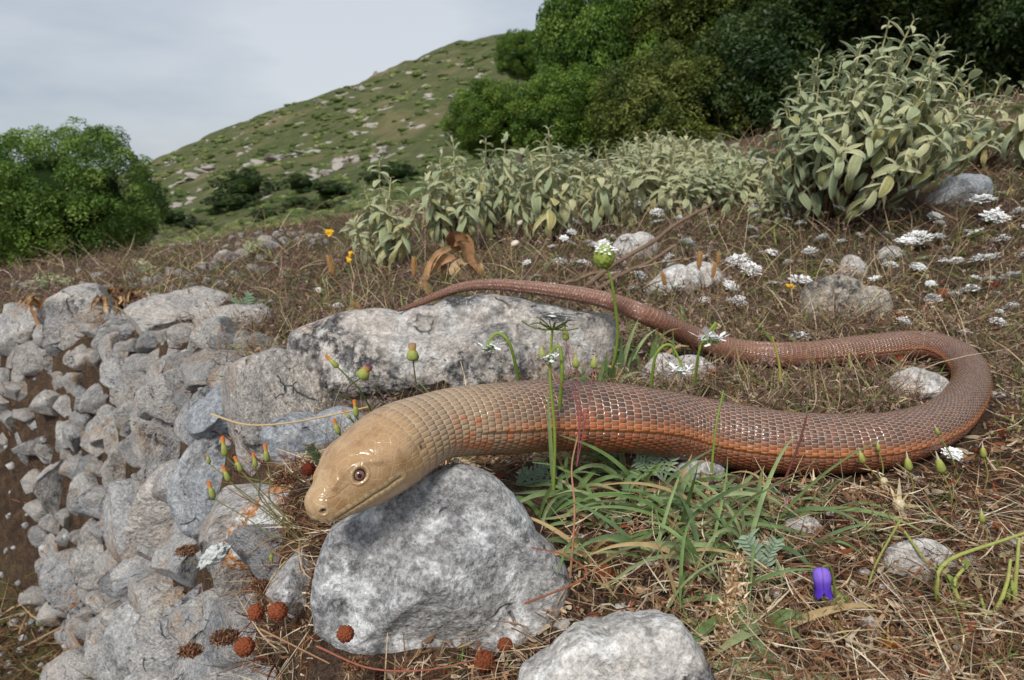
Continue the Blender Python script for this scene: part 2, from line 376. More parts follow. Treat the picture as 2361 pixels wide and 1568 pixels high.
def cut(V, planes, k):
    for m, dd in planes:
        q = V @ m - dd; V = V - np.clip(q, 0, None)[:, None] * m * k
    return V
def hero_rock(name, poly, y, deep, mat, label, sub=6, seed=1, nplanes=6, rough=0.05, cat='rock', sink=0.0, group=None, ridge=None, strict=0.6):
    """a rock whose outline follows poly, standing at distance y, with its own depth"""
    g = np.random.default_rng(seed); poly = np.array(poly, float); c = (poly.min(0) + poly.max(0)) / 2
    C0 = at(c[0], c[1], y); _, _, dep = project(C0)
    rel = (poly - c) / FPX * dep; a = np.arctan2(-rel[:, 1], rel[:, 0]); r = np.hypot(*rel.T)
    k = np.argsort(a); a, r = a[k], r[k]; a = np.concatenate([a - 2 * np.pi, a, a + 2 * np.pi]); r = np.tile(r, 3)
    V, F = ico(sub); V = V.copy()
    fw, up = np.array([0, CP, -SP]), np.array([0, SP, CP])
    planes = []
    for t in range(nplanes):
        ang = g.uniform(0, 2 * np.pi); tl = g.uniform(0.25, 0.95)
        planes.append((np.array([math.cos(ang) * tl, -math.sqrt(max(0, 1 - tl * tl)), math.sin(ang) * tl]), g.uniform(0.60, 0.82)))
    for t in range(5 if strict < 0.7 else 0):
        m_ = nrm(g.normal(size=3) * np.array([1.0, 0.9, 0.8]) + np.array([0, -0.25, 0.25])); planes.append((m_, g.uniform(0.55, 0.74)))
    if ridge: planes += [(nrm(np.array(m, float)), dd) for m, dd in ridge]
    planes += [(nrm(g.normal(size=3) + np.array([0, -0.6, 0.1])), g.uniform(0.66, 0.86)) for _ in range(16)]
    W = cut(V, planes, 0.97)
    q = np.hypot(V[:, 0], V[:, 2]); th = np.arctan2(V[:, 2], V[:, 0]); Rr = np.interp(th, a, r)
    size = r.mean()
    keep = strict * sstep(0.8, 1.0, q)[:, None]
    W2 = W * (1 - keep) + V * keep
    P = W2[:, 0:1] * Rr[:, None] * np.array([1, 0, 0]) + W2[:, 2:3] * Rr[:, None] * up + W2[:, 1:2] * deep * fw
    N = nrm(W2)
    s0 = 1.0 / size
    disp = fbm(P * s0 * 1.4 + seed * 3.1, 5, seed, 0.55) * 0.5 - np.abs(fbm(P * s0 * 2.6 + seed, 4, seed + 9)) * 0.6 + fbm(P * s0 * 7 + seed, 5, seed + 19, 0.6) * 0.55 - np.abs(fbm(P * s0 * 5 + 2 * seed, 4, seed + 29)) * 0.5
    Nw = N[:, 0:1] * np.array([1, 0, 0]) + N[:, 2:3] * up + N[:, 1:2] * fw
    P = P + Nw * (disp * rough * size * (1 - 0.4 * keep[:, 0]))[:, None]
    me = mesh(name, P, F, mat); o = obj(name, me, loc=C0 + np.array([0, 0, -sink])); tag(o, label, cat, group); HEROES.append(o); return o
HEROES = []

def stone_variant(seed, sub=4):
    g = np.random.default_rng(seed); V, F = ico(sub); V = V.copy()
    pl = [(nrm(g.normal(size=3)), g.uniform(0.42, 0.72)) for _ in range(10)]
    W = cut(V, pl, 0.98); N = nrm(V)
    W = W + N * (fbm(W * 1.6 + seed, 4, seed) * 0.09 + fbm(W * 6 + seed, 3, seed + 3) * 0.035)[:, None]
    W = W / np.abs(W).max(0); return W, F
STV = [stone_variant(s) for s in range(40, 52)]
ST_MESH = {}
def stone_mesh(k, mat):
    key = (k % len(STV), mat.name)
    if key not in ST_MESH: ST_MESH[key] = mesh('stone', STV[key[0]][0], STV[key[0]][1], mat)
    return ST_MESH[key]

GP = lambda u, v: ground(u, v)[1]
head_rock = hero_rock('rock', [(1050, 1066), (1120, 1085), (1185, 1140), (1240, 1225), (1325, 1335), (1310, 1400), (1230, 1470), (1090, 1530), (980, 1535),
    (880, 1505), (790, 1490), (730, 1450), (718, 1370), (728, 1290), (760, 1215), (830, 1180), (900, 1140), (975, 1090)], 0.305, 0.042, M_HEAD,
    'large angular grey limestone rock directly under the head of the lizard', 7, 3, 4, 0.04, ridge=[((0.12, -0.75, 0.65), 0.56), ((-0.6, -0.8, 0.1), 0.62), ((0.6, -0.8, -0.15), 0.60), ((0.0, -0.8, -0.6), 0.62)], strict=0.95)
hero_rock('rock', [(668, 765), (740, 735), (830, 712), (920, 716), (1000, 698), (1080, 678), (1160, 680), (1240, 696), (1330, 716), (1405, 724), (1425, 760),
    (1420, 830), (1390, 890), (1250, 930), (1000, 960), (800, 960), (655, 950), (660, 850)], 0.62, 0.085, M_TAIL,
    'broad limestone boulder blotched with black lichen, the tail tip lying along its top', 7, 11, 4, 0.045, ridge=[((0, -0.6, 0.8), 0.5), ((0.0, -1, 0.05), 0.62), ((0.5, -0.9, 0.0), 0.7), ((-0.5, -0.9, 0.1), 0.72)], strict=0.95)
hero_rock('rock', [(1195, 1548), (1260, 1510), (1400, 1455), (1500, 1432), (1570, 1430), (1600, 1470), (1640, 1540), (1660, 1600), (1600, 1680), (1300, 1680),
    (1190, 1620)], 0.213, 0.032, M_PALE, 'pale flat-topped limestone rock half sunk in the litter below the green grass', 6, 5, 4, 0.06, ridge=[((0.05, -0.45, 0.9), 0.40), ((0.5, -0.8, -0.1), 0.6), ((-0.3, -0.9, -0.2), 0.62)], strict=0.95)
hero_rock('rock', [(255, 1562), (400, 1548), (560, 1560), (640, 1522), (720, 1525), (800, 1568), (840, 1640), (500, 1720), (250, 1660)], GP(530, 1600) + 0.01, 0.03, M_SPEC,
    'pale slab with orange lichen rim at the foot of the rust-brown burrs', 6, 6, 4, 0.05, ridge=[((0, -0.4, 0.9), 0.4)])
hero_rock('rock', [(392, 1190), (398, 1080), (440, 1012), (500, 980), (590, 990), (612, 1060), (590, 1140), (520, 1225), (470, 1245), (420, 1232)], GP(500, 1120) + 0.02, 0.055, M_BLUE,
    'smooth tall blue-grey boulder in the terrace wall behind the yellow buds', 6, 7, 5, 0.04)
hero_rock('rock', [(420, 970), (470, 905), (540, 872), (640, 862), (668, 890), (655, 960), (600, 1010), (520, 1010), (450, 1010)], GP(545, 950) + 0.02, 0.06, M_BLUE,
    'rounded blue-grey boulder topped with orange lichen beside the black-blotched boulder', 6, 8, 5, 0.04)
hero_rock('rock', [(602, 990), (640, 962), (720, 955), (850, 950), (900, 985), (880, 1050), (760, 1090), (660, 1090), (610, 1055)], GP(750, 1040) + 0.012, 0.045, M_BLUE,
    'flat blue-grey rock just behind the top of the lizard head', 6, 9, 4, 0.035, ridge=[((0, -0.5, 0.85), 0.45)])
hero_rock('rock', [(512, 1300), (540, 1200), (600, 1145), (700, 1112), (770, 1120), (760, 1200), (700, 1275), (640, 1300), (540, 1320)], GP(630, 1235) + 0.012, 0.04, M_ORNG,
    'low rock crusted with orange and white lichen in front of the snout', 6, 10, 4, 0.05)
hero_rock('rock', [(498, 1365), (505, 1305), (560, 1285), (625, 1296), (645, 1340), (610, 1390), (530, 1395)], GP(565, 1350) + 0.01, 0.03, M_HEAD,
    'small grey rock below the orange-crusted rock', 5, 12, 5, 0.05)
hero_rock('rock', [(636, 1385), (650, 1305), (700, 1268), (742, 1290), (740, 1360), (725, 1430), (670, 1430)], GP(690, 1370) + 0.008, 0.03, M_HEAD,
    'small pitted grey rock wedged against the left flank of the head rock', 5, 13, 5, 0.06)
hero_rock('rock', [(215, 1540), (255, 1430), (330, 1360), (420, 1312), (470, 1330), (500, 1400), (470, 1500), (400, 1570), (300, 1610), (220, 1590)], GP(350, 1470) + 0.02, 0.06, M_SPEC,
    'long sloping speckled grey rock at the lower corner of the terrace wall', 6, 14, 5, 0.05)
hero_rock('rock', [(440, 1480), (500, 1420), (560, 1400), (620, 1420), (660, 1470), (640, 1540), (520, 1560), (450, 1540)], GP(550, 1490) + 0.01, 0.03, M_SPEC,
    'grey and orange rock beneath the cluster of three rust-brown burrs', 5, 15, 5, 0.05)
GP = lambda u, v: ground(u, v)[1]
hero_rock('rock', [(1845, 690), (1860, 652), (1890, 645), (1990, 660), (2045, 670), (2057, 712), (2040, 745), (1960, 765), (1880, 765), (1850, 730)], GP(1950, 740) + 0.02, 0.03, M_TAN,
    'blocky beige stone behind the bend of the lizard body with burrs in front', 6, 16, 4, 0.03, ridge=[((0, -1, 0.1), 0.5), ((0.1, -0.3, 0.95), 0.62)], strict=0.95)
hero_rock('rock', [(1458, 862), (1480, 835), (1560, 822), (1630, 830), (1655, 850), (1640, 890), (1550, 910), (1470, 892)], GP(1550, 880) + 0.01, 0.022, M_PALE,
    'small rounded grey stone between the two stretches of the lizard body', 5, 17, 4, 0.04)
hero_rock('rock', [(2038, 885), (2080, 852), (2150, 850), (2195, 880), (2195, 930), (2100, 955), (2050, 935)], GP(2110, 930) + 0.01, 0.02, M_PALE,
    'pale stone lying inside the loop of the lizard body', 5, 18, 4, 0.05)
hero_rock('rock', [(2125, 478), (2170, 432), (2235, 398), (2285, 430), (2280, 490), (2180, 500)], GP(2200, 485) + 0.05, 0.07, M_BLUE,
    'tilted blue-grey slab under the large grey-leaved shrub', 5, 19, 4, 0.04)
hero_rock('rock', [(1400, 590), (1415, 555), (1460, 540), (1520, 552), (1525, 590), (1460, 610)], GP(1460, 600) + 0.03, 0.04, M_PALE, 'pale stone behind the dead branch', 5, 20, 4, 0.05)
hero_rock('rock', [(1470, 680), (1500, 640), (1580, 615), (1660, 620), (1680, 655), (1600, 690)], GP(1570, 680) + 0.02, 0.04, M_PALE, 'flat whitish stone in front of the dead branch', 5, 21, 4, 0.04)
hero_rock('rock', [(2020, 595), (2035, 572), (2075, 575), (2090, 598), (2060, 610)], GP(2055, 605) + 0.015, 0.02, M_PALE, 'small cream stone among white flowers on the slope', 4, 22, 4, 0.05)
hero_rock('rock', [(1930, 620), (1945, 590), (1985, 600), (2010, 640), (1985, 660), (1940, 650)], GP(1965, 655) + 0.015, 0.02, M_PALE, 'broken cream stone next to small leaves behind the blocky stone', 4, 23, 5, 0.06)
hero_rock('rock', [(2030, 1310), (2080, 1250), (2160, 1238), (2210, 1290), (2190, 1360), (2100, 1400), (2040, 1370)], GP(2110, 1330) + 0.006, 0.012, M_PALE,
    'dusty brown-grey stone flush with the ground by the violet bellflower', 5, 24, 3, 0.04)
hero_rock('rock', [(1545, 1090), (1580, 1060), (1640, 1055), (1680, 1085), (1660, 1120), (1580, 1125)], GP(1610, 1110) + 0.004, 0.012, M_HEAD, 'small grey stone in the shade beneath the lizard body', 4, 25, 4, 0.05)
hero_rock('rock', [(1800, 1230), (1840, 1195), (1890, 1195), (1900, 1235), (1850, 1250)], GP(1850, 1240) + 0.003, 0.008, M_HEAD, 'small grey pebble-like stone among straw right of the grass clump', 4, 26, 4, 0.05)

# ---------------------------------------------------------------- terrace wall: every stone a piece
wall = thing('dry_stone_wall', (-0.42, 0.8, float(height(-0.45, 0.8))), 'long grey dry-stone terrace wall dropping to lower ground behind yellow buds', 'stone wall')
wl = np.array(wall.location)
placed = [(np.array(o.location), 0.75 * max(o.dimensions) / 2) for o in HEROES]
def wall_stone(parent, base, c, sx, sy, sz, k, mat=None, tilt=0.3):
    o = obj('stone', stone_mesh(k, mat or M_WALL), parent, loc=tuple(np.array(c) - base),
            rot=(random.uniform(-tilt, tilt), random.uniform(-tilt, tilt), random.uniform(-0.5, 0.5)), scale=(sx, sy, sz)); return o
STONES = [(300, 770, 95, 60), (388, 775, 95, 80), (500, 782, 90, 62), (545, 805, 90, 60), (372, 850, 82, 130), (440, 862, 90, 95), (430, 930, 80, 90), (305, 872, 60, 80),
          (340, 962, 115, 105), (225, 925, 110, 95), (268, 905, 60, 70), (140, 1010, 90, 90), (215, 1035, 70, 80), (130, 1100, 90, 190), (250, 1065, 100, 110), (315, 1050, 100, 120),
          (262, 1150, 100, 120), (180, 1160, 80, 100), (355, 1175, 60, 110), (355, 1105, 90, 100), (215, 1225, 110, 110), (285, 1255, 70, 80), (118, 1268, 110, 80), (118, 1345, 95, 130), (205, 1320, 110, 110),
          (270, 1225, 60, 60), (340, 1255, 90, 70), (330, 1310, 80, 70), (190, 1405, 90, 75), (150, 1470, 80, 80), (250, 1370, 80, 80), (175, 880, 75, 70), (110, 835, 70, 60), (62, 785, 75, 55),
          (30, 830, 60, 60), (130, 880, 60, 55), (58, 905, 62, 62), (25, 960, 60, 75), (78, 965, 70, 60), (100, 915, 45, 45), (165, 815, 60, 55), (215, 830, 60, 70), (245, 860, 55, 80),
          (15, 880, 50, 70), (45, 860, 45, 45), (200, 975, 60, 60), (290, 985, 60, 60), (390, 1010, 70, 80), (40, 1010, 60, 60), (60, 1050, 60, 50), (440, 800, 60, 60), (590, 840, 80, 50), (620, 830, 60, 40)]
for n, (u, v, w, h) in enumerate(STONES):
    P = ground(u, v); dep = project(P)[2]; sx, sz = w * dep / FPX / 2 * 1.12, h * dep / FPX / 2 * 1.12
    P = P + np.array([0.25 * sx, 0.35 * sx, -0.2 * sz]); placed.append((P, max(sx, sz) * 0.9))
    wall_stone(wall, wl, P, sx, (sx + sz) / 2, sz, n, tilt=0.25)
g_ = np.random.default_rng(5); nfill = 0
seglen = np.linalg.norm(np.diff(EDGE[1:10], axis=0), axis=1)
for tr in range(16000):
    gap = tr > 5000
    y = 1 / (g_.uniform(1 / 3.2, 1 / 0.8) if gap else g_.uniform(1 / 3.2, 1 / 0.30)); x = np.interp(y, EDGE[:, 1], EDGE[:, 0])
    off = g_.uniform(-0.24 - 0.1 * y, 0.05 + 0.02 * y); x += off * 1.1 + g_.normal() * 0.01
    r = (g_.uniform(0.018, 0.045) if gap else g_.uniform(0.034, 0.085)) * (0.75 + 0.25 * min(y, 3)); P = np.array([x, y, float(height(x, y))])
    u, v, dep = project(P)
    if dep < 0.3 or u > 640 or u < -500 or v > 2000 or (u > 640 and v > 800) or (u < 80 and v > 1020) or (u < 170 and v > 1430): continue
    if any(np.linalg.norm(P - Q) < 0.68 * (r + q) for Q, q in placed): continue
    placed.append((P, r)); nfill += 1
    wall_stone(wall, wl, P + np.array([0.1 * r, 0.1 * r, 0]), r * g_.uniform(0.9, 1.35), r * g_.uniform(0.9, 1.2), r * g_.uniform(0.75, 1.2), tr)
    if nfill > 240: break
print('wall filler', nfill)
# small rubble packed in the joints
rub = []; Vr, Fr = ico(1); g_ = np.random.default_rng(9)
for tr in range(500):
    y = 1 / g_.uniform(1 / 3.5, 1 / 0.55); x = np.interp(y, EDGE[:, 1], EDGE[:, 0]) + g_.uniform(-0.30 - 0.1 * y, 0.08)
    r = g_.uniform(0.003, 0.009) * (0.7 + 0.4 * min(y, 4))
    W = Vr * (1 + 0.12 * g_.normal(size=(len(Vr), 1))) * g_.uniform(0.7, 1.3, 3) * r + np.array([x, y, float(height(x, y))])
    rub.append((W, Fr))
V, F, _ = join(rub); tag(obj('rubble', mesh('rubble', V - wl, F, M_SPEC, smooth=False), wall), kind='stuff')

# far ruined walls
def ruin(name, label, spots, seed, n_per=1, s=(14, 26)):
    g = np.random.default_rng(seed); b = ground(*spots[len(spots) // 2][:2]); e = thing(name, b, label, 'stone wall')
    for (u, v, w) in spots:
        P = ground(u, v); dep = project(P)[2]; r = w * dep / FPX / 2
        wall_stone(e, b, P + np.array([0, 0, 0.25 * r]), r * g.uniform(0.9, 1.3), r, r * g.uniform(0.7, 1.0), int(g.integers(99)), tilt=0.5)
g_ = np.random.default_rng(3)
sp = [(540, 552, 22), (560, 548, 20), (590, 548, 30), (612, 562, 40), (640, 548, 26), (630, 572, 36), (660, 560, 26), (676, 544, 28), (690, 560, 24), (715, 555, 24), (735, 550, 22), (548, 566, 20),
      (500, 560, 18), (520, 572, 16), (470, 566, 14), (445, 566, 14), (400, 568, 14), (430, 566, 16), (600, 578, 34), (650, 540, 20), (700, 540, 20), (725, 566, 26), (748, 560, 20), (575, 566, 22)]
ruin('ruined_wall', 'low ruined wall of pale stones on the brown terrace below the hill', sp, 3)
sp = [(530, 605, 56), (500, 622, 36), (470, 625, 34), (560, 598, 40), (450, 640, 30), (420, 640, 34), (395, 632, 30), (370, 650, 30), (345, 655, 34), (310, 665, 28), (225, 645, 36), (200, 668, 44), (250, 672, 30),
      (300, 640, 30), (330, 625, 26), (540, 640, 30), (585, 625, 32), (610, 630, 30), (480, 652, 26), (510, 660, 28), (440, 665, 24), (400, 672, 26), (275, 690, 28), (75, 655, 22), (55, 668, 30), (40, 662, 26), (100, 664, 22),
      (180, 626, 14), (355, 700, 50), (400, 720, 44), (330, 690, 26), (640, 615, 24), (655, 640, 26), (600, 600, 24)]
ruin('collapsed_wall', 'collapsed line of grey stones crossing the dry terrace beyond the orange dry leaves', sp, 4)
# ================================================================ the lizard
def cr(X, Y): return ((740 + X / 3.5636) / 1.08429, (900 + Y / 3.5636) / 1.08429)
def chalf(t): return t / 3.5636 / 1.08429
CTRL = []   # u, v, distance or None (rests on ground), half thickness in picture units
for X, Y, d, hf in [(118, 1382, 0.270, 88), (180, 1330, 0.2725, 142), (293, 1246, 0.277, 210), (410, 1146, 0.282, 272), (532, 1040, 0.287, 332), (774, 861, 0.2975, 367), (967, 730, 0.307, 362), (1239, 607, 0.321, 322),
                    (1500, 558, 0.334, 325), (1900, 535, 0.351, 338), (2240, 510, 0.363, 332)]:
    u, v = cr(X, Y); CTRL.append((u, v, d, chalf(hf)))
CTRL += [(1436, 968, 0.374, 83), (1600, 993, 0.382, 80), (1792, 1022, 0.385, 76), (1984, 1024, 0.39, 70), (2110, 1000, 0.402, 60), (2195, 955, 0.425, 50), (2238, 888, 0.462, 40),
         (2228, 842, 0.50, 37), (2185, 812, 0.525, 36), (2110, 797, 0.54, 35), (1984, 808, 0.535, 35), (1845, 820, 0.53, 32), (1706, 812, 0.535, 30), (1600, 780, 0.55, 27), (1500, 732, 0.572, 24),
         (1400, 694, 0.592, 20.5), (1286, 672, 0.61, 17.5), (1150, 657, 0.622, 14), (1070, 662, 0.625, 12), (1013, 680, 0.622, 10), (960, 702, 0.615, 7.5), (914, 717, 0.605, 4)]
def rest(u, v, h, lo=0.3, hi=0.8):
    for _ in range(40):
        d = (lo + hi) / 2; p = at(u, v, d); r = h * project(p)[2] / FPX
        if p[2] - 0.92 * r > float(height(p[0], p[1])): lo = d
        else: hi = d
    return d
for k in range(len(CTRL)):
    u, v, d, h = CTRL[k]
    if 12 <= k <= 24:
        w = min(1.0, (k - 11) / 2.0) * min(1.0, (25 - k) / 2.0); CTRL[k] = (u, v, d + (rest(u, v, h) - d) * w, h)
print('lizard distance', [round(c[2], 3) for c in CTRL])
LP = np.array([at(u, v, d) for u, v, d, h in CTRL]); LR = np.array([h * project(p)[2] / FPX for p, (u, v, d, h) in zip(LP, CTRL)])
print('lizard clearance', np.round(LP[:, 2] - LR - height(LP[:, 0], LP[:, 1]), 3))
print('radius mm', np.round(LR * 1000, 1))
n0 = 4000
path4 = smoothpath(np.column_stack([LP, LR]), n0); seg = np.linalg.norm(np.diff(path4[:, :3], axis=0), axis=1)
arc = np.concatenate([[0], np.cumsum(seg)]); LEN = arc[-1]
steps = [0.0]
while steps[-1] < LEN - 0.0004:
    s = steps[-1]; steps.append(s + (0.00028 if s < 0.004 else 0.0005 if s < 0.10 else 0.00085))
sa = np.array(steps[:-1] + [LEN]); PC = np.stack([np.interp(sa, arc, path4[:, k]) for k in range(4)], 1)
for _ in range(6): PC[1:-1] = 0.25 * PC[:-2] + 0.5 * PC[1:-1] + 0.25 * PC[2:]
C3, rad = PC[:, :3], PC[:, 3].copy()
cap = 0.0075; rad = np.where(sa < cap, rad[np.searchsorted(sa, cap)] * np.sqrt(np.clip(1 - (1 - sa / cap) ** 2, 0, 1)) * 0.6 + rad * 0.4 * np.sqrt(np.clip(1 - (1 - sa / cap) ** 2.6, 0, 1)), rad)
tl = LEN - sa; rad = np.where(tl < 0.004, rad * np.sqrt(np.clip(1 - (1 - tl / 0.004) ** 2, 0.01, 1)), rad)
T = nrm(np.gradient(C3, axis=0)); ztop = np.array([0, 0, 1.0])
U = nrm(ztop - (T @ ztop)[:, None] * T); S = np.cross(T, U)          # S points to the camera side for the front stretch
NC = 200; th = np.linspace(0, 2 * np.pi, NC, endpoint=False) + np.pi   # seam on the belly
cth, sth = np.cos(th), np.sin(th)
hw = np.clip((sa - 0.0) / 0.06, 0, 1)
headf = 1 - sstep(0.045, 0.075, sa)
up_s = np.where(cth > 0, 1.0, 0.90)[None] * np.ones((len(sa), 1))
side = 1.0 + 0.0 * sa
# head a little boxier: flat crown, steep cheeks
pw = 1 - 0.16 * headf
ux = np.sign(cth)[None] * np.abs(cth)[None] ** pw[:, None]; sx = np.sign(sth)[None] * np.abs(sth)[None] ** pw[:, None]
RR = rad[:, None] * np.ones((1, NC))
# lateral fold on each side
phi = np.degrees(np.arctan2(np.abs(sth), cth))                          # 0 top .. 180 belly
foldm = sstep(0.085, 0.10, sa) * (1 - sstep(0.62, 0.72, sa / LEN))
fold = np.exp(-((phi - 93) / 2.6) ** 2)[None] * foldm[:, None]
lip = np.exp(-((phi - 86) / 5) ** 2)[None] * foldm[:, None]
under = sstep(94, 100, phi)[None] * foldm[:, None]
RR = RR * (1 - 0.055 * fold + 0.028 * lip + 0.012 * np.exp(-((phi - 104) / 6) ** 2)[None] * foldm[:, None] - 0.01 * under)
# scale rows and columns
rowlen = np.interp(sa, [0, 0.06, 0.12, 0.5, 0.8, LEN], [0.0048, 0.0048, 0.0042, 0.0036, 0.0034, 0.0026])
rowc = np.concatenate([[0], np.cumsum(np.diff(sa) / rowlen[:-1])])
NCOL = 44
colc = (np.arange(NC) / NC) * NCOL
rr = rowc[:, None] + 0.30 * np.cos(np.radians(phi))[None]; cc = colc[None] + 0 * rr
HK = 1.7                                                               # row stretch of the hexagonal scale lattice
ra, ca, rb, cb = 2 * np.round(rr / 2), np.round(cc), 2 * np.floor(rr / 2) + 1, np.floor(cc) + 0.5
dA, dB = np.hypot(HK * (rr - ra), cc - ca), np.hypot(HK * (rr - rb), cc - cb)
isA = dA < dB; cr_, cc_ = np.where(isA, ra, rb), np.where(isA, ca, cb)
fr = np.clip((rr - cr_) / 1.25 + 0.5, 0, 1)
hexe = np.minimum(np.abs(dA - dB), 1 - 2 * np.abs(cc - cc_))
dome = np.clip(hexe * 2.2, 0, 1) * (0.55 + 0.45 * fr)
CI, CJ = cr_.astype(np.int64), np.round((cc_ % NCOL) * 2).astype(np.int64)
scm = (1 - headf)[:, None]
RR = RR + (dome - 0.6) * 0.00042 * scm * np.clip(rad / 0.018, 0.25, 1)[:, None]
V = C3[:, None] + RR[..., None] * (ux * up_s)[..., None] * U[:, None] + RR[..., None] * sx[..., None] * S[:, None]
def vnormals(V):
    a = np.gradient(V, axis=0); b = np.roll(V, -1, 1) - np.roll(V, 1, 1); n = nrm(np.cross(b, a))
    return n * np.sign(np.sum(n * (V - C3[:, None]), -1, keepdims=True) + 1e-9)
NV = vnormals(V)
pu, pv, pd = project(V); toward = np.sum(NV * (np.array([0, 0, CAM_H]) - V), -1) > 0
def mark(X, Y):
    u, v = cr(X, Y); q = np.hypot(pu - u, pv - v) + np.where(toward, 0, 1e6) + np.where(sa[:, None] > 0.14, 1e6, 0)
    return np.unravel_index(np.argmin(q), q.shape)
def both(X, Y):
    i, j = mark(X, Y); return [(i, j), (i, (NC - j) % NC)]
hd = sa < 0.16; nh = int(hd.sum()); VH = V[:nh]
disp = np.zeros((nh, NC)); pit = np.zeros((nh, NC)); line = np.zeros((nh, NC)); pale = np.zeros((nh, NC))
def dist_to(i, j): return np.linalg.norm(VH - V[i, j], axis=-1)
def polydist(pts):
    best = np.full((nh, NC), 1e9); par = np.zeros((nh, NC)); acc = 0
    for a, b in zip(pts[:-1], pts[1:]):
        d = b - a; L2 = d @ d; t = np.clip(((VH - a) @ d) / L2, 0, 1); q = np.linalg.norm(VH - (a + t[..., None] * d), axis=-1)
        m = q < best; best = np.where(m, q, best); par = np.where(m, acc + t * math.sqrt(L2), par); acc += math.sqrt(L2)
    return best, par
EYES = both(572, 1022); NOSE = both(245, 1350); EAR = both(1122, 775)
for i, j in EYES:
    q = dist_to(i, j)
    d = VH - V[i, j]; al = d @ nrm(-T[i] * 0.9 - U[i] * 0.35); q = np.sqrt(np.maximum(q ** 2 - 0.35 * al ** 2, 0))
    disp += -0.0020 * np.exp(-(q / 0.0023) ** 4) + 0.0006 * np.exp(-((q - 0.0032) / 0.0006) ** 2) + 0.0005 * np.exp(-(q / 0.008) ** 2)
    line += 0.5 * np.exp(-((q - 0.0040) / 0.0003) ** 2) + 0.9 * np.exp(-((q - 0.0025) / 0.0004) ** 2); pale += 0.5 * np.exp(-((q - 0.0032) / 0.0004) ** 2)
for i, j in NOSE:
    q = dist_to(i, j); pit += np.exp(-(q / 0.00125) ** 4); disp += -0.0016 * np.exp(-(q / 0.0012) ** 4) + 0.0003 * np.exp(-((q - 0.0019) / 0.0006) ** 2)
for i, j in EAR:
    d = VH - V[i, j]; q = np.sqrt((d @ T[i] / 0.0007) ** 2 + (d @ np.cross(T[i], NV[i, j]) / 0.0017) ** 2 + (d @ NV[i, j] / 0.003) ** 2)
    pit += np.exp(-q ** 4); disp += -0.0003 * np.exp(-q ** 2) - 0.0006 * np.exp(-(dist_to(i, j) / 0.004) ** 2)
mouth_c = [(150, 1452), (255, 1462), (400, 1390), (580, 1280), (700, 1196), (800, 1132), (880, 1078), (930, 1040)]
labial = np.zeros((nh, NC))
for sgn in (0, 1):
    pts = []
    for X, Y in mouth_c:
        i, j = mark(X, Y); pts.append(V[i, j if sgn == 0 else (NC - j) % NC])
    q, par = polydist(smoothpath(pts, 30))
    disp += -0.0006 * np.exp(-(q / 0.0005) ** 2); line += 0.95 * np.exp(-(q / 0.00045) ** 2)
    lab = np.exp(-((q - 0.0019) / 0.0013) ** 4); seam = np.exp(-(((par / 0.0031) % 1.0 - 0.5) / 0.13) ** 2) * lab
    disp += 0.00024 * lab - 0.00026 * seam; line += 0.5 * seam + 0.4 * np.exp(-((q - 0.0034) / 0.0004) ** 2); labial = np.maximum(labial, lab)
for X, Y, am, rd_ in [(880, 840, 0.0012, 0.009), (400, 1190, -0.0009, 0.005), (700, 1080, 0.0004, 0.006), (300, 1080, 0.0005, 0.006)]:
    for i, j in both(X, Y): disp += am * np.exp(-(dist_to(i, j) / rd_) ** 2)
for sgn in (0, 1):                                                      # brow ridge over the eye
    pts = [V[mark(X, Y)[0], mark(X, Y)[1] if sgn == 0 else (NC - mark(X, Y)[1]) % NC] for X, Y in [(330, 1130), (430, 1000), (540, 925), (660, 905), (740, 900)]]
    q, _ = polydist(smoothpath(pts, 16)); disp += 0.0009 * np.exp(-(q / 0.0016) ** 2)
# large head shields: relief along a few plate borders (canthus, brow, crown)
for strip in ([(300, 1130), (420, 1010), (500, 930), (620, 880), (720, 850)], [(180, 1240), (330, 1230), (470, 1110)], [(240, 900), (420, 820), (560, 720), (700, 620)],
              [(560, 720), (690, 830), (800, 870)], [(380, 1210), (300, 1130), (230, 1010)]):
    for sgn in (0, 1):
        pts = [V[mark(X, Y)[0], mark(X, Y)[1] if sgn == 0 else (NC - mark(X, Y)[1]) % NC] for X, Y in strip]
        q, _ = polydist(smoothpath(pts, 16)); disp += -0.00022 * np.exp(-(q / 0.0005) ** 2); line += 0.16 * np.exp(-(q / 0.0004) ** 2)
V[:nh] += NV[:nh] * disp[..., None]
# ---- colours (pigment, per point)
def L3(*c): return np.array(lin(*c))
P3 = V; nA = fbm(P3 * 160, 4, 51); nB = fbm(P3 * 420, 3, 57); nC_ = fbm(P3 * 60, 3, 61)
cell = _hash(CI, CJ, np.zeros_like(CI), 5); cell2 = _hash(CI, CJ, np.zeros_like(CI), 8)
b = lambda x: x[..., None]
dors = b(1 - sstep(66, 84, phi)[None] * np.ones_like(rr)); flank = b((sstep(66, 84, phi) * (1 - sstep(92, 97, phi)))[None] * np.ones_like(rr)); bel = b(sstep(93, 98, phi)[None] * np.ones_like(rr))
brown = L3(116, 77, 58) * (0.66 + 0.55 * b(cell)); brown = brown * (1 - b(sstep(0.55, 0.9, cell2)) * 0.35) + L3(92, 74, 70) * b(sstep(0.55, 0.9, cell2)) * 0.35
fl = L3(166, 96, 46) * (0.85 + 0.3 * b(cell)) * (1 - 0.18 * b(sstep(0.0, 0.6, nB))); be = L3(126, 72, 46) * (0.75 + 0.45 * b(cell))
colr = brown * dors + fl * flank + be * bel
tailf = b(sstep(0.42, 0.75, sa / LEN)[:, None] * np.ones_like(rr)); colr = colr * (1 - tailf) + (L3(132, 80, 56) * (0.75 + 0.45 * b(cell)) * (1 - 0.12 * bel)) * tailf
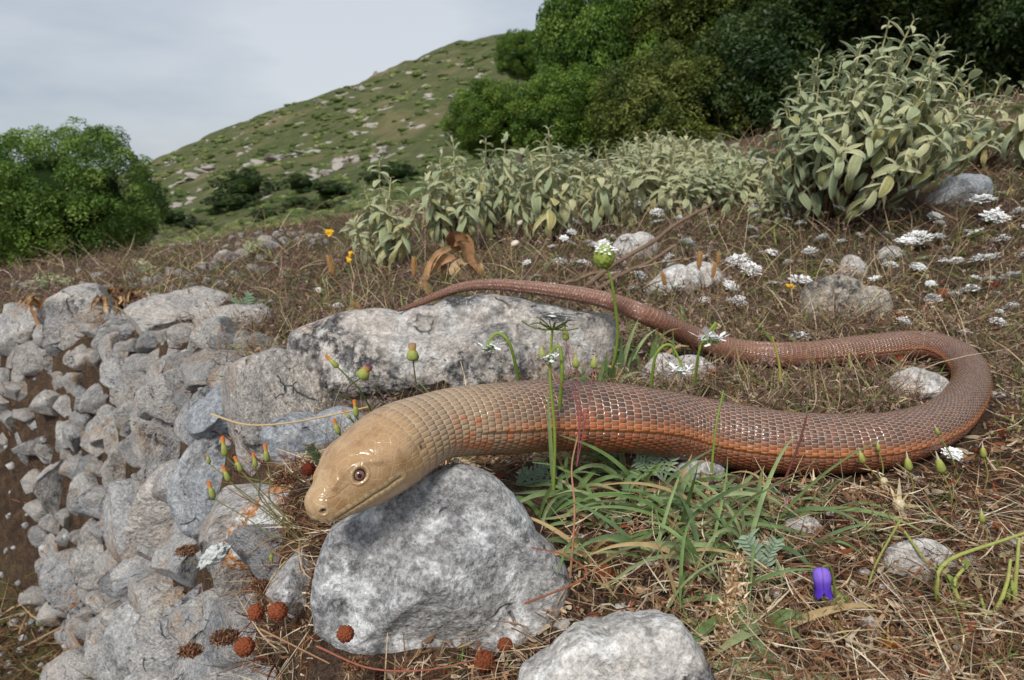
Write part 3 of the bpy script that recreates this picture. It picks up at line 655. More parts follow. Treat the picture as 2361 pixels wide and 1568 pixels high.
neck = b((1 - sstep(0.075, 0.155, sa + 0.012 * nC_.mean(1)))[:, None] * np.ones_like(rr)); neck = np.clip(neck + 0.22 * b(nC_) * b(sstep(0.05, 0.09, sa)[:, None] * (1 - sstep(0.14, 0.19, sa))[:, None] * np.ones_like(rr)), 0, 1)
tan = L3(166, 138, 106) * (0.93 + 0.14 * b(cell)) * (1 + 0.10 * b(nC_)); colr = colr * (1 - neck) + tan * neck
spot = b(sstep(0.04, 0.26, fbm(P3 * 230 + 9, 4, 71) + 0.3 * fbm(P3 * 40, 2, 75)) * (sstep(0.066, 0.085, sa) * (1 - 0.75 * sstep(0.14, 0.22, sa)) * (1 - sstep(0.36, 0.42, sa)))[:, None] * (sstep(40, 70, phi) * (1 - sstep(140, 165, phi)))[None] * 0.75)
colr = colr * (1 - spot) + L3(186, 96, 48) * spot
head = b((1 - sstep(0.048, 0.068, sa))[:, None] * np.ones_like(rr)); hc = L3(178, 143, 102) * (1 + 0.16 * b(nC_) + 0.08 * b(nB)); hc = hc * (1 - 0.30 * b((1 - sstep(20, 75, phi))[None] * np.ones_like(rr))) + L3(150, 114, 76) * 0.30 * b((1 - sstep(20, 75, phi))[None] * np.ones_like(rr)); st_ = b(sstep(0.08, 0.42, nA)) * 0.42; hc = hc * (1 - st_) + L3(140, 100, 62) * st_; st_ = b(sstep(0.1, 0.5, fbm(P3 * 95 + 5, 4, 83))) * 0.35; hc = hc * (1 - st_) + L3(202, 176, 134) * st_
colr = colr * (1 - head) + hc * head
x1 = np.zeros((len(sa), NC)); xl = x1.copy(); xl[:nh] = np.clip(line, 0, 1); xp = x1.copy(); xp[:nh] = np.clip(pit, 0, 1); xb = x1.copy(); xb[:nh] = labial; xq = x1.copy(); xq[:nh] = np.clip(pale, 0, 1)
colr = colr * (1 - 0.65 * b(xb)) + L3(200, 178, 134) * 0.65 * b(xb)
colr = colr * (1 - 0.4 * b(xq)) + L3(214, 188, 140) * 0.4 * b(xq)
colr = colr * (1 - 0.7 * b(xl)) + L3(112, 78, 50) * 0.7 * b(xl)
colr = colr * (1 - b(xp)) + L3(48, 26, 18) * b(xp)
foldc = np.exp(-((phi - 92) / 1.3) ** 2)[None] * foldm[:, None]; colr = colr * (1 - 0.55 * b(foldc)) + L3(184, 154, 126) * 0.55 * b(foldc)
# ---- material
def lizard_material():
    g = G('lizard_skin'); uvn = g.n('ShaderNodeUVMap'); uvn.uv_map = 'UVMap'; sp = g.n('ShaderNodeSeparateXYZ'); g.l(uvn.outputs[0], sp.inputs[0])
    r, c = sp.outputs[0], sp.outputs[1]
    M = g.math
    ra = M('MULTIPLY', M('ROUND', M('MULTIPLY', r, 0.5)), 2.0); ca = M('ROUND', c)
    rb = M('ADD', M('MULTIPLY', M('FLOOR', M('MULTIPLY', r, 0.5)), 2.0), 1.0); cb = M('ADD', M('FLOOR', c), 0.5)
    def dd(a, b_):
        x = M('MULTIPLY', M('SUBTRACT', r, a), HK); y = M('SUBTRACT', c, b_); return M('SQRT', M('ADD', M('MULTIPLY', x, x), M('MULTIPLY', y, y)))
    dA, dB = dd(ra, ca), dd(rb, cb); isA = M('LESS_THAN', dA, dB)
    pick = lambda a, b_: M('ADD', M('MULTIPLY', a, isA), M('MULTIPLY', b_, M('SUBTRACT', 1.0, isA)))
    dr, dc = M('SUBTRACT', r, pick(ra, rb)), M('SUBTRACT', c, pick(ca, cb))
    fr = M('ADD', M('MULTIPLY', dr, 0.8), 0.5)
    e = M('MULTIPLY', M('MINIMUM', M('ABSOLUTE', M('SUBTRACT', dA, dB)), M('SUBTRACT', 1.0, M('MULTIPLY', M('ABSOLUTE', dc), 2.0))), 0.5)
    line = g.ramp(e, [(0.03, 1.0), (0.11, 0.0)])
    m = g.attr('scales', 'Fac'); hm = g.attr('shields', 'Fac')
    v = g.coords(False)
    hv = g.voro(v, 185, 'DISTANCE_TO_EDGE', rnd=0.8); hl = g.math('MULTIPLY', g.ramp(hv, [(0.0, 1.0), (0.06, 0.0)]), g.math('MULTIPLY', hm, 0.5))
    col = g.attr('Col')
    dk = g.ramp(fr, [(0.0, 1.15), (0.5, 0.98), (0.9, 0.58)])       # each scale is darker towards its hind edge
    col = g.mix(m, col, g.mix(1.0, col, dk, 'MULTIPLY'))
    lc = g.mix(0.78, col, lin(206, 190, 168))
    col = g.mix(g.math('MULTIPLY', g.math('MULTIPLY', line, m), g.attr('pale', 'Fac')), col, lc)
    col = g.mix(g.math('MULTIPLY', hl, 0.45), col, lin(212, 190, 150))
    grain = g.noise(v, 1500, 4, 0.7); col = g.mix(1.0, col, g.ramp(grain, [(0.32, 0.80), (0.68, 1.16)]), 'MULTIPLY')
    hgt = g.math('MULTIPLY', g.ramp(e, [(0.0, 0.0), (0.18, 0.8), (0.5, 1.0)]), m)
    hgt = g.math('ADD', hgt, g.math('MULTIPLY', g.math('MULTIPLY', fr, m), 0.4)); hgt = g.math('SUBTRACT', hgt, g.math('MULTIPLY', hl, 0.5))
    hgt = g.math('ADD', hgt, g.math('MULTIPLY', g.noise(v, 420, 3, 0.5), 0.7))
    return g.done(col, g.ramp(g.noise(v, 300, 3), [(0.3, 0.12), (0.7, 0.34)]), 0.75, g.bump(hgt, 0.00045, 0.75))
LIZ = lizard_material()
i, j = np.meshgrid(np.arange(len(sa) - 1), np.arange(NC - 1), indexing='ij')
# the seam along the belly gets its own column of points so the scale pattern does not smear
Vx = np.concatenate([V, V[:, :1]], 1); Cx = np.concatenate([colr, colr[:, :1]], 1); N1 = NC + 1
i, j = np.meshgrid(np.arange(len(sa) - 1), np.arange(NC), indexing='ij')
LF = np.stack([i * N1 + j, i * N1 + j + 1, (i + 1) * N1 + j + 1, (i + 1) * N1 + j], -1).reshape(-1, 4)
phx = np.concatenate([phi, phi[:1]])
uv = np.stack([rowc[:, None] + 0.30 * np.cos(np.radians(phx))[None], np.linspace(0, NCOL, N1)[None] * np.ones((len(sa), 1))], -1).reshape(-1, 2)
rep = lambda a: (a[:, None] * np.ones((1, N1))).ravel()
base = LP[0] * 0 + C3[len(sa) // 2]; base[2] -= rad[len(sa) // 2]
lm = mesh('legless_lizard', Vx.reshape(-1, 3) - base, LF, LIZ, col=np.clip(Cx, 0, 1).reshape(-1, 3), uv=uv,
          attrs={'scales': rep(sstep(0.038, 0.064, sa)), 'shields': rep(1 - sstep(0.05, 0.07, sa)), 'pale': (rep(np.interp(sa, [0, 0.1, 0.5, LEN], [0.9, 1.0, 0.9, 0.75])) * np.tile(np.interp(phx, [0, 60, 90, 180], [1, 1, 0.35, 0.3]), len(sa)))})
lizard = tag(obj('legless_lizard', lm, loc=base), 'long glossy brown legless lizard with tan head, looping over rocks and grass', 'lizard')
# eyes
def eye_mat(name, col, rough=0.08):
    return G(name).done(col, rough, 0.6)
M_EYE = eye_mat('eye_dark', (0.012, 0.010, 0.012)); M_PUP = eye_mat('pupil_black', (0.002, 0.002, 0.002))
gi = G('iris_brown'); M_IRIS = gi.done(gi.mix(gi.ramp(gi.noise(gi.coords(False), 2500, 3), [(0.35, 0.0), (0.65, 1.0)]), lin(96, 58, 56), lin(150, 104, 88)), 0.12, 0.6)
for i, j in EYES:
    n = NV[i, j]; cen = V[i, j] + n * 0.0004
    re = 0.0032; Vs, Fs = ico(4)
    ctr = V[i, j] + n * (0.0014 - re * 0.62)
    e = obj('eye', mesh('eye', Vs * re, Fs, M_EYE), lizard, loc=tuple(ctr - base))
    look = nrm(n + 0.25 * np.array([0, -1, 0.1]) * np.sign(-n[1])); 
    def capm(name, ang, rr_, mat):
        a = np.linspace(0, ang, 9); return obj(name, mesh(name, *lathe(np.column_stack([np.sin(a) * rr_, np.cos(a) * rr_]), 28, look), mat), e)
    capm('iris', R(40), re + 0.00006, M_IRIS); capm('pupil', R(17), re + 0.00012, M_PUP)
# ================================================================ bushes, trees and shrubs
def leaf_cloud(n_clump, n_leaf, size, seed, cols, shell=(0.78, 1.02), cr_=(0.15, 0.27), low=-0.95):
    """leaf-sized faces gathered in clumps round a unit crown"""
    g = np.random.default_rng(seed); d = nrm(g.normal(size=(n_clump * 3, 3))); d = d[d[:, 2] > low][:n_clump]
    wob = 1 + 0.22 * fbm(d * 1.7 + seed, 3, seed)
    sh = np.where(np.arange(len(d)) % 4 == 3, g.uniform(0.4, 0.75, len(d)), g.uniform(*shell, len(d))); c = d * sh[:, None] * wob[:, None]; r = g.uniform(*cr_, len(d))
    idx = np.repeat(np.arange(len(d)), n_leaf); N = len(idx)
    q = nrm(g.normal(size=(N, 3)) + 0.55 * d[idx] + np.array([0, 0, 0.25])); rad = g.uniform(0.45, 1.0, N) ** 0.6
    P = c[idx] + q * (r[idx] * rad)[:, None]
    nrmv = nrm(q * 0.7 + g.normal(size=(N, 3)) * 0.55 + np.array([0, 0, 0.35])); t = nrm(np.cross(nrmv, g.normal(size=(N, 3)))); b_ = np.cross(nrmv, t)
    ln = size * g.uniform(0.7, 1.3, N)[:, None]
    V = np.stack([P - t * ln, P + b_ * ln * 0.42, P + t * ln, P - b_ * ln * 0.42], 1).reshape(-1, 3)
    F = np.arange(N * 4).reshape(-1, 4)
    base = np.array(cols)[g.integers(len(cols), size=len(d))][idx] * g.uniform(0.75, 1.25, (N, 1))
    return V, F, np.repeat(base, 4, axis=0)
def foliage_mat(name, trans=0.3):
    g = G(name); r = g.n('ShaderNodeObjectInfo').outputs['Random']
    c = g.mix(1.0, g.attr('Col'), g.mix(r, (0.70, 0.75, 0.68), (0.98, 0.92, 0.9)), 'MULTIPLY')
    return leafy(g, c, trans, 0.5, 0.35)
FOL = foliage_mat('bush_leaves')
gb = G('bark_grey'); BARK = gb.done(gb.mix(gb.noise(gb.coords(), 30, 5), lin(84, 72, 62), lin(128, 116, 104)), 0.95, 0.1)
CROWNS = {}
def crown_mesh(kind):
    if kind not in CROWNS:
        nm, n1, n2, sz, cols, seed = {
            'round': ('crown', 520, 170, 0.020, [lin(116, 148, 60), lin(98, 132, 52), lin(132, 160, 74), lin(86, 118, 48)], 1),
            'green': ('crown', 280, 220, 0.027, [lin(116, 146, 54), lin(98, 130, 46), lin(134, 160, 66), lin(84, 114, 42)], 2),
            'olive': ('crown', 280, 220, 0.027, [lin(116, 128, 56), lin(98, 112, 48), lin(132, 140, 70), lin(84, 100, 42)], 3),
            'dark': ('crown', 280, 200, 0.028, [lin(62, 84, 38), lin(50, 72, 34), lin(78, 96, 46)], 4),
            'far': ('crown', 60, 60, 0.07, [lin(74, 94, 46), lin(62, 82, 40), lin(88, 106, 54)], 6)}[kind]
        V, F, C = leaf_cloud(n1, n2, sz, seed, cols, *(((0.86, 1.0), (0.10, 0.19)) if kind == 'round' else ((0.78, 1.02), (0.14, 0.25)))); CROWNS[kind] = mesh(nm, V, F, FOL, smooth=False, col=C)
    return CROWNS[kind]
g5 = G('painted_inner_shade'); INNER = g5.done(g5.mix(g5.noise(g5.coords(), 9, 6, 0.7), lin(22, 32, 14), lin(46, 62, 26)), 0.9, 0.1)  # very dark green: shade deep inside the crown, put into the colour
Vi, Fi = ico(3); INNER_ME = mesh('shade_core', Vi * (1 + 0.22 * fbm(Vi * 2.4, 4, 4))[:, None] * 0.58, Fi, INNER, smooth=False)  # solid lumpy core, added inside each crown to block light
def hill_hit(u, v):
    d = raydir(u, v); ds = np.linspace(16, 236, 900); s = d[0] / d[1]; z = CAM_H + d[2] / d[1] * ds; k = np.argmax(hill_z(np.full(900, s), ds) > z); return ds[max(k, 1)]
def bush(name, label, cat, u, v, ru, rv, y, kind, group=None, rot=0.0, deep=1.0):
    if kind == 'far': y = hill_hit(u, v + rv * 0.75)
    C0 = at(u, v, y); dep = project(C0)[2]; rx, rz = ru * dep / FPX, rv * dep / FPX
    gz = float(height(C0[0], y)) if y < 18 else float(hill_z(np.array(C0[0] / y), np.array(float(y))))
    b = np.array([C0[0], y, gz]); e = thing(name, b, label, cat, group)
    rel = C0 - b
    o = obj('crown', crown_mesh(kind), e, loc=tuple(rel), rot=(0, 0, rot), scale=(rx, rx * deep, rz))
    obj('shade_core', INNER_ME, o)
    limbs = []
    for k in range(5):
        a = k * 1.257 + rot; tipp = rel + np.array([math.cos(a) * rx * 0.6, math.sin(a) * rx * 0.6, rz * 0.25])
        pth = smoothpath([np.array([0.04 * rx * math.cos(a), 0.04 * rx * math.sin(a), -0.05]), rel * 0.5 + np.array([math.cos(a), math.sin(a), 0]) * rx * 0.12, tipp], 8)
        limbs.append(tube(pth, np.linspace(0.06, 0.015, 8) * rx, 6))
    Vt, Ft, _ = join(limbs); obj('trunk', mesh('trunk', Vt, Ft, BARK), e)
    return e
bush('evergreen_bush', 'large rounded dark green bush alone at the edge of the brown terrace', 'bush', 150, 472, 196, 168, 12.0, 'round', rot=0.4)
bush('evergreen_bush', 'dark bush joined to the outer flank of the large rounded bush', 'bush', -70, 500, 130, 160, 12.6, 'round', rot=2.0)
TH = 'evergreen bushes of the thicket'
for u, v, ru, rv, y, k, lab in [
    (1125, 275, 92, 80, 9.0, 'green', 'low bright green bush at the hill end of the thicket'),
    (1200, 128, 55, 52, 11.0, 'green', 'small rounded bush top rising between hill and tall thicket'),
    (1300, 270, 120, 105, 8.4, 'green', 'bright green bush in front of the tall thicket trees'),
    (1385, 120, 150, 190, 9.6, 'green', 'tall bright green tree at the hill end of the thicket'),
    (1540, 110, 160, 190, 9.9, 'olive', None),
    (1545, 275, 165, 140, 7.6, 'olive', 'olive-green bush in front of the thicket, above the field of grey shrubs'),
    (1745, 230, 190, 180, 7.7, 'dark', 'dark dense bush beside the big grey-leaved shrub'),
    (1700, 20, 190, 170, 9.2, 'olive', None),
    (1860, 60, 180, 200, 8.6, 'dark', None), (2020, 150, 220, 220, 8.3, 'dark', None), (2080, -60, 260, 180, 7.4, 'dark', None),
    (2290, 40, 240, 230, 7.4, 'dark', None), (1930, 280, 150, 120, 7.9, 'dark', None), (2480, 60, 230, 260, 6.6, 'dark', None), (2180, 160, 170, 150, 9.2, 'dark', None)]:
    bush('evergreen_bush', lab or 'dark evergreen tree massed in the shady thicket behind the grey-leaved shrub', 'bush', u, v, ru, rv, y, k, TH if lab is None else None, rot=(u * 0.37) % 6.28)
# single shrubs at the foot of the hill
for u, v, ru, rv, y, lab in [(560, 432, 62, 42, 46, 'round grey-green shrub standing highest at the foot of the hill'), (530, 470, 60, 22, 38, 'low green shrub spreading under the round grey-green shrub'),
    (695, 425, 42, 24, 46, 'dark low shrub on pale rock at the hill foot'), (618, 498, 40, 18, 26, 'small bright shrub at the near edge below the hill'), (685, 470, 34, 16, 34, 'small dark shrub on the grassy hill foot'),
    (400, 505, 44, 22, 24, 'low green shrub at the foot of the large rounded bush'), (770, 440, 60, 20, 40, 'long low shrub behind the grey-leaved shrubs'), (905, 405, 70, 26, 42, 'wide dark shrub behind the tips of grey-leaved shrubs'),
    (450, 520, 40, 14, 22, 'flat green shrub on the crest of the brown terrace'), (760, 478, 46, 14, 30, 'flat dark shrub near the crest of the terrace')]:
    bush('hill_shrub', lab, 'shrub', u, v, ru, rv, y, 'far', rot=u)
# countless shrubs over the hillside
g_ = np.random.default_rng(77); SV, SF, SC = [], [], []; nn = 0
Vq, Fq = ico(2)
for k in range(8000):
    d = 1 / g_.uniform(1 / 235, 1 / 26); s = g_.uniform(-1.1, 0.35)
    dens = float(fbm(np.array([s * d * 0.05, d * 0.03, 0.0]), 3, 41))
    if g_.uniform() > 0.45 + 2.6 * dens: continue
    d = g_.uniform(30, 236) if g_.uniform() < 0.55 else d
    r = g_.uniform(0.25, 0.85) * (0.6 + d / 240); z = float(hill_z(np.array(s), np.array(d)))
    W = Vq * (1 + 0.35 * fbm(Vq * 2.2 + k, 3, k % 50))[:, None] * np.array([r * g_.uniform(1, 1.9), r, r * g_.uniform(0.45, 0.75)]) + np.array([s * d, d, z + 0.1 * r])
    SV.append(W); SF.append(Fq + nn); nn += len(Vq)
    c = np.array([lin(80, 92, 52), lin(92, 104, 58), lin(72, 84, 48), lin(104, 112, 66)])[g_.integers(4)] * g_.uniform(0.8, 1.2)
    SC.append(np.tile(c, (len(Vq), 1)) * (1 + 0.45 * vnoise(Vq * 5 + k))[:, None])
tag(obj('hill_shrubs', mesh('hill_shrubs', np.concatenate(SV), np.concatenate(SF), vcol_mat('hill_shrub_leaves', 0.9, 0.1, var=0.5, scale=1.2), smooth=False, col=np.concatenate(SC))), 'low dark green scrub dotted all over the hillside', 'scrub', kind='stuff')
# bare rock on the hill
g9 = G('hill_rock'); v9 = g9.world(); HROCK = g9.done(g9.mix(g9.noise(v9, 1.4, 6, 0.7), lin(150, 138, 128), lin(196, 190, 182)), 0.95, 0.1, g9.bump(g9.noise(v9, 2.5, 6, 0.7), 0.3))
OUT_ME = [mesh('stone', v, f, HROCK) for v, f in STV[:6]]
def outcrop(u, v, w, h, lab):
    y = hill_hit(u, v); d = raydir(u, v); s = d[0] / d[1]; g = np.random.default_rng(int(u)); c = np.array([s * y, y, float(hill_z(np.array(s), np.array(y)))]); e = thing('rock_outcrop', c, lab, 'rock outcrop')
    for _ in range(max(3, int(w / 9))):
        ox = g.normal() * w * 0.28; rx = g.uniform(0.10, 0.22) * w * y / FPX; x = c[0] + ox * y / FPX; yy = y + g.normal() * h * y / FPX * 2.2
        obj('stone', OUT_ME[int(g.integers(6))], e, loc=tuple(np.array([x, yy, float(hill_z(np.array(x / yy), np.array(yy)))]) - c), rot=(0.25, 0, g.uniform(0, 6)), scale=(rx, rx * 1.3, h * y / FPX * g.uniform(0.25, 0.5)))
for a in [(842, 202, 42, 16, 'pale bare rock patch high on the hillside near the ridge'), (908, 172, 26, 7, 'small pale ledge just above the bare rock patch on the ridge slope'), (1062, 222, 70, 16, 'pinkish rock ledge on the hill beside the thicket'),
          (770, 392, 90, 26, 'long pale rock shelf at the foot of the hill'), (885, 355, 80, 20, 'pale rock band on the lower hill above the grey-leaved shrubs'), (440, 408, 90, 14, 'whitish rock band on the lower hill by the large round bush'),
          (420, 470, 90, 14, 'grey ledge low on the hill beside the large round bush'), (660, 365, 120, 12, 'broken rock band across the middle of the lower hill'), (380, 378, 50, 10, 'pale rocks at the very end of the ridge'),
          (560, 352, 40, 8, 'small whitish rocks below the ridge slope'), (740, 238, 60, 9, 'scattered pale stones just under the ridge line'), (820, 315, 40, 8, 'single pale ledge in the middle of the green hillside')]:
    outcrop(*a)

# ---------------------------------------------------------------- grey-leaved sage shrubs, every leaf a piece
def sage_leaf(seed, yellow=False):
    g = np.random.default_rng(seed); K, Wn = 9, 5; t = np.linspace(0, 1, K); a = np.linspace(-1, 1, Wn)
    w = 0.175 * np.sin(np.pi * np.clip(t * 0.93 + 0.05, 0, 1)) ** 0.7 * (1 - 0.25 * t) + 0.006
    curl = g.uniform(0.4, 1.6); wsc = g.uniform(0.7, 1.2); ang = -curl * 1.5 * t ** 1.4
    y = np.concatenate([[0], np.cumsum(np.cos(ang[:-1]) / (K - 1))]); z = np.concatenate([[0], np.cumsum(np.sin(ang[:-1]) / (K - 1))])
    V = np.zeros((K, Wn, 3)); V[..., 0] = w[:, None] * a[None] * wsc + (0.07 * g.normal() * t ** 2)[:, None]; V[..., 1] = y[:, None]
    V[..., 2] = z[:, None] - 0.055 * (a[None] ** 2) * np.sin(np.pi * t)[:, None] + 0.012 * np.sin(t * 14 + seed)[:, None] * a[None]
    i, j = np.meshgrid(np.arange(K - 1), np.arange(Wn - 1), indexing='ij'); F = np.stack([i * Wn + j, i * Wn + j + 1, (i + 1) * Wn + j + 1, (i + 1) * Wn + j], -1).reshape(-1, 4)
    mid = np.array(lin(168, 172, 132)) if not yellow else np.array(lin(158, 148, 72)); edge = np.array(lin(212, 210, 182))
    k = np.clip(np.abs(a) ** 3, 0, 1)[None, :, None] * 0.9 + 0.0; mr = np.exp(-(a / 0.2) ** 2)[None, :, None] * 0.35
    C = mid * (1 - k) + edge * k; C = C * (1 - mr) + edge * mr; C = C * np.ones((K, 1, 1))
    return V.reshape(-1, 3), F, np.clip(C.reshape(-1, 3), 0, 1)
def sage_mat():
    g = G('downy_sage_leaf'); c = g.attr('Col'); v = g.coords(); r = g.n('ShaderNodeObjectInfo').outputs['Random']
    c = g.mix(1.0, c, g.mix(r, (0.66, 0.76, 0.68), (1.18, 1.12, 1.02)), 'MULTIPLY'); c = g.mix(1.0, c, g.ramp(g.noise(v, 22, 4), [(0.3, 0.85), (0.7, 1.12)]), 'MULTIPLY')
    leafy(g, c, 0.22, 0.9, 0.1); g.b.inputs['Sheen Weight'].default_value = 0.35; g.b.inputs['Sheen Tint'].default_value = (0.9, 0.92, 0.8, 1); return g.m
SAGE = sage_mat(); gs = G('sage_stem'); SAGE_STEM = gs.done(gs.mix(gs.noise(gs.coords(), 60, 3), lin(150, 142, 100), lin(182, 176, 132)), 0.9, 0.1)
gs = G('sage_wood'); SAGE_WOOD = gs.done(gs.mix(gs.noise(gs.coords(), 40, 4), lin(72, 54, 40), lin(112, 88, 66)), 0.95, 0.1)
SL_RAW = [sage_leaf(k, k in (6, 7)) for k in range(14)]; SL = [mesh('leaf', v, f, SAGE, col=c) for v, f, c in SL_RAW]
def frame(dirv, up):
    y = nrm(dirv); x = nrm(np.cross(y, up)); z = np.cross(x, y); return np.column_stack([x, y, z])
def sage(name, label, base, stems, leaf_len, seed, as_parts=300, group=None, pairs=6, woody=0.35, origin=(0, 0, 0)):
    """stems: list of (tip offset vector). decussate pairs of leaves up each stem, smallest at the tip"""
    g = np.random.default_rng(seed); e = thing(name, base, label, 'shrub', group); tubes, wood, leaves = [], [], []
    for tip in stems:
        tip = np.array(tip, float); mid = tip * 0.5 + np.array([tip[0] * 0.12, tip[1] * 0.12, -0.02 * np.linalg.norm(tip)]) + g.normal(size=3) * 0.01
        pth = smoothpath([np.array([0, 0, -0.01]) + np.array(origin) * g.uniform(0, 1) + g.normal(size=3) * np.array([0.01, 0.01, 0]), mid, tip], 14); n = len(pth); Ls = np.linalg.norm(tip)
        rr_ = leaf_len * np.linspace(0.06, 0.030, n); c = int(n * woody) + 1
        wood.append(tube(pth[:c + 1], rr_[:c + 1] * 1.25, 6)); tubes.append(tube(pth[c:], rr_[c:], 6))
        for k in range(pairs):
            t = 1.0 - (k / pairs) ** 1.15 * min(0.75, pairs * 0.36 * leaf_len / Ls); q = t * (n - 1); i0 = min(int(q), n - 2); P = pth[i0] + (pth[i0 + 1] - pth[i0]) * (q - i0); ax = nrm(pth[i0 + 1] - pth[i0])
            sidev = nrm(np.cross(ax, np.array([0.3, 0.9, 0.2]))); s2 = np.cross(ax, sidev); a = k * math.pi / 2 + g.uniform(-0.6, 0.6)
            elev = np.interp(k, [0, 1, 2, 3, 5, 8], [1.05, 0.72, 0.45, 0.15, -0.25, -0.6]) + g.uniform(-0.35, 0.35); ln = leaf_len * np.interp(k, [0, 1, 2, 3, 8], [0.42, 0.68, 0.9, 1.0, 1.0]) * g.uniform(0.6, 1.2)
            for sg in (0, math.pi):
                out_ = math.cos(a + sg) * sidev + math.sin(a + sg) * s2; dv_ = out_ * math.cos(elev) + ax * math.sin(elev) + (np.array([0, 0, -0.35]) if k > 3 else 0)
                var = int(g.choice([0, 1, 2, 3, 4, 5, 8, 9, 10, 11, 12, 13])) if g.uniform() > 0.07 * max(0, k - 2) else int(6 + g.integers(2)); leaves.append((P, frame(dv_, ax if elev < 0.9 else out_ * -1 + ax * 0.3), ln, var))
    V, F, _ = join(tubes); obj('stem', mesh('stem', V, F, SAGE_STEM), e)
    V, F, _ = join(wood); obj('woody_stem', mesh('woody_stem', V, F, SAGE_WOOD), e)
    b = np.array(base); leaves.sort(key=lambda l: project(b + l[0])[2])
    rest_ = []
    for k, (P, M, ln, var) in enumerate(leaves):
        if k < as_parts:
            m4 = Matrix(np.vstack([np.column_stack([M * ln, P]), [0, 0, 0, 1]]).tolist()); o = obj('leaf', SL[var], e); o.matrix_local = m4
        else:
            v, f, c = SL_RAW[var]; rest_.append(((v * ln) @ M.T + P, f, c * g.uniform(0.8, 1.1)))
    if rest_:
        V, F, C = join(rest_); o = obj('foliage', mesh('foliage', V, F, SAGE, col=C), e)
        if as_parts: tag(o, kind='stuff')
    return e
g_ = np.random.default_rng(31)
def dome(n, w, dpt, h0, h1, seed, skew=(0, 0)):
    g = np.random.default_rng(seed); res = []
    for k in range(n):
        a = k * 2.399 + g.uniform(-0.3, 0.3); r = math.sqrt((k + 0.5) / n); x, y = math.cos(a) * r, math.sin(a) * r
        res.append((x * w + skew[0] * (1 - r), y * dpt + skew[1] * (1 - r), (h1 - (h1 - h0) * r ** 3.2) * g.uniform(0.88, 1.08)))
    return res
B = ground(1900, 528); B = B + np.array([0.0, 0.02, 0.0]); k_ = project(B)[2] / FPX
stems = dome(56, 225 * k_, 0.16, 225 * k_, 405 * k_, 3) + dome(42, 235 * k_, 0.19, 180 * k_, 320 * k_, 4) + dome(16, 150 * k_, 0.16, 160 * k_, 230 * k_, 7)
stems = [(x + 95 * k_, y, z) for x, y, z in stems]
sage('sage_shrub', 'big domed grey-leaved sage shrub standing above the flowery slope before the dark thicket', B, stems, 54 * k_, 5, 300, pairs=8, woody=0.5, origin=(70 * k_, 0, 0))
B = ground(2330, 400); k_ = project(B)[2] / FPX
sage('sage_shrub', 'grey-leaved sage sprig leaning in from the rim of the slope beyond the big domed shrub', B + np.array([40 * k_, 0, 0]), [(20 * k_, 0, 320 * k_), (60 * k_, 0.05, 260 * k_), (10 * k_, 0.0, 250 * k_), (-10 * k_, 0.03, 190 * k_)], 84 * k_, 6, 300, pairs=6)
B = ground(2250, 395); k_ = project(B)[2] / FPX
sage('sage_shrub', 'smaller dull sage shrub tucked against the far flank of the big domed shrub', B, dome(12, 110 * k_, 0.1, 90 * k_, 190 * k_, 8), 52 * k_, 9, 200, pairs=6)
# front row of sage: (base u, base v, list of stem tops in the picture)
ROW = [((880, 622), [(875, 372), (835, 420), (910, 480), (930, 520), (860, 470), (820, 520), (965, 470)], 66, 'sage shrub with tall pale leading shoot at the end of the row toward the hill'),
       ((1050, 585), [(1045, 330), (1012, 350), (1070, 372), (1075, 420), (990, 440), (1110, 400), (1020, 470), (1120, 350)], 62, 'dense sage shrub second in the row, behind the curled brown dead leaves'),
       ((1165, 560), [(1120, 318), (1165, 315), (1180, 350), (1140, 380), (1200, 420), (1215, 390), (1130, 450)], 60, 'sage shrub in the middle of the row above the lizard tail'),
       ((1265, 560), [(1265, 300), (1250, 330), (1290, 340), (1225, 395), (1310, 390), (1240, 440), (1330, 430), (1280, 450)], 76, 'tallest sage shrub of the row, its pale spreading top against the thicket'),
       ((1400, 540), [(1395, 335), (1440, 330), (1420, 370), (1370, 380), (1465, 395), (1390, 430), (1450, 450)], 62, 'sage shrub with leafy double top next to the dead branch')]
for n, ((bu, bv), tops, lw, lab) in enumerate(ROW):
    B = ground(bu, bv); sc_ = []
    tops = tops + [(bu + random.uniform(-75, 75), bv - (bv - min(t[1] for t in tops)) * random.uniform(0.35, 0.85)) for _ in range(7)]
    for (u, v) in tops:
        tp = at(u, v, B[1] + random.uniform(-0.06, 0.10)); sc_.append(tuple(tp - B))
    sage('sage_shrub', lab, B, sc_, lw * 0.76 * project(B)[2] / FPX, 20 + n, 160, pairs=9, woody=0.3)
FS = 'small sage shrubs of the field below the thicket'
for n, (u, v, w, h) in enumerate([(1500, 500, 70, 165), (1560, 470, 80, 150), (1620, 470, 80, 120), (1690, 470, 80, 95), (1530, 440, 70, 120), (1750, 470, 70, 90), (1600, 420, 80, 80), (1680, 425, 80, 70), (1480, 420, 60, 100), (1780, 450, 60, 75), (1720, 420, 70, 60), (1340, 470, 60, 130), (1790, 510, 50, 80), (1450, 480, 70, 140), (1590, 500, 70, 110), (1650, 490, 70, 95), (1560, 415, 80, 90), (1640, 400, 80, 70), (1250, 480, 70, 130), (1150, 480, 70, 120), (1050, 490, 60, 110)]):
    B = ground(u, v); k_ = project(B)[2] / FPX
    sage('sage_shrub', 'small dull sage shrub in the field between the sage row and the big domed shrub', B, dome(13, w * k_, w * k_, h * 0.55 * k_, h * k_, 40 + n), (30 + 0.12 * h) * k_, 60 + n, 0, FS, pairs=6)
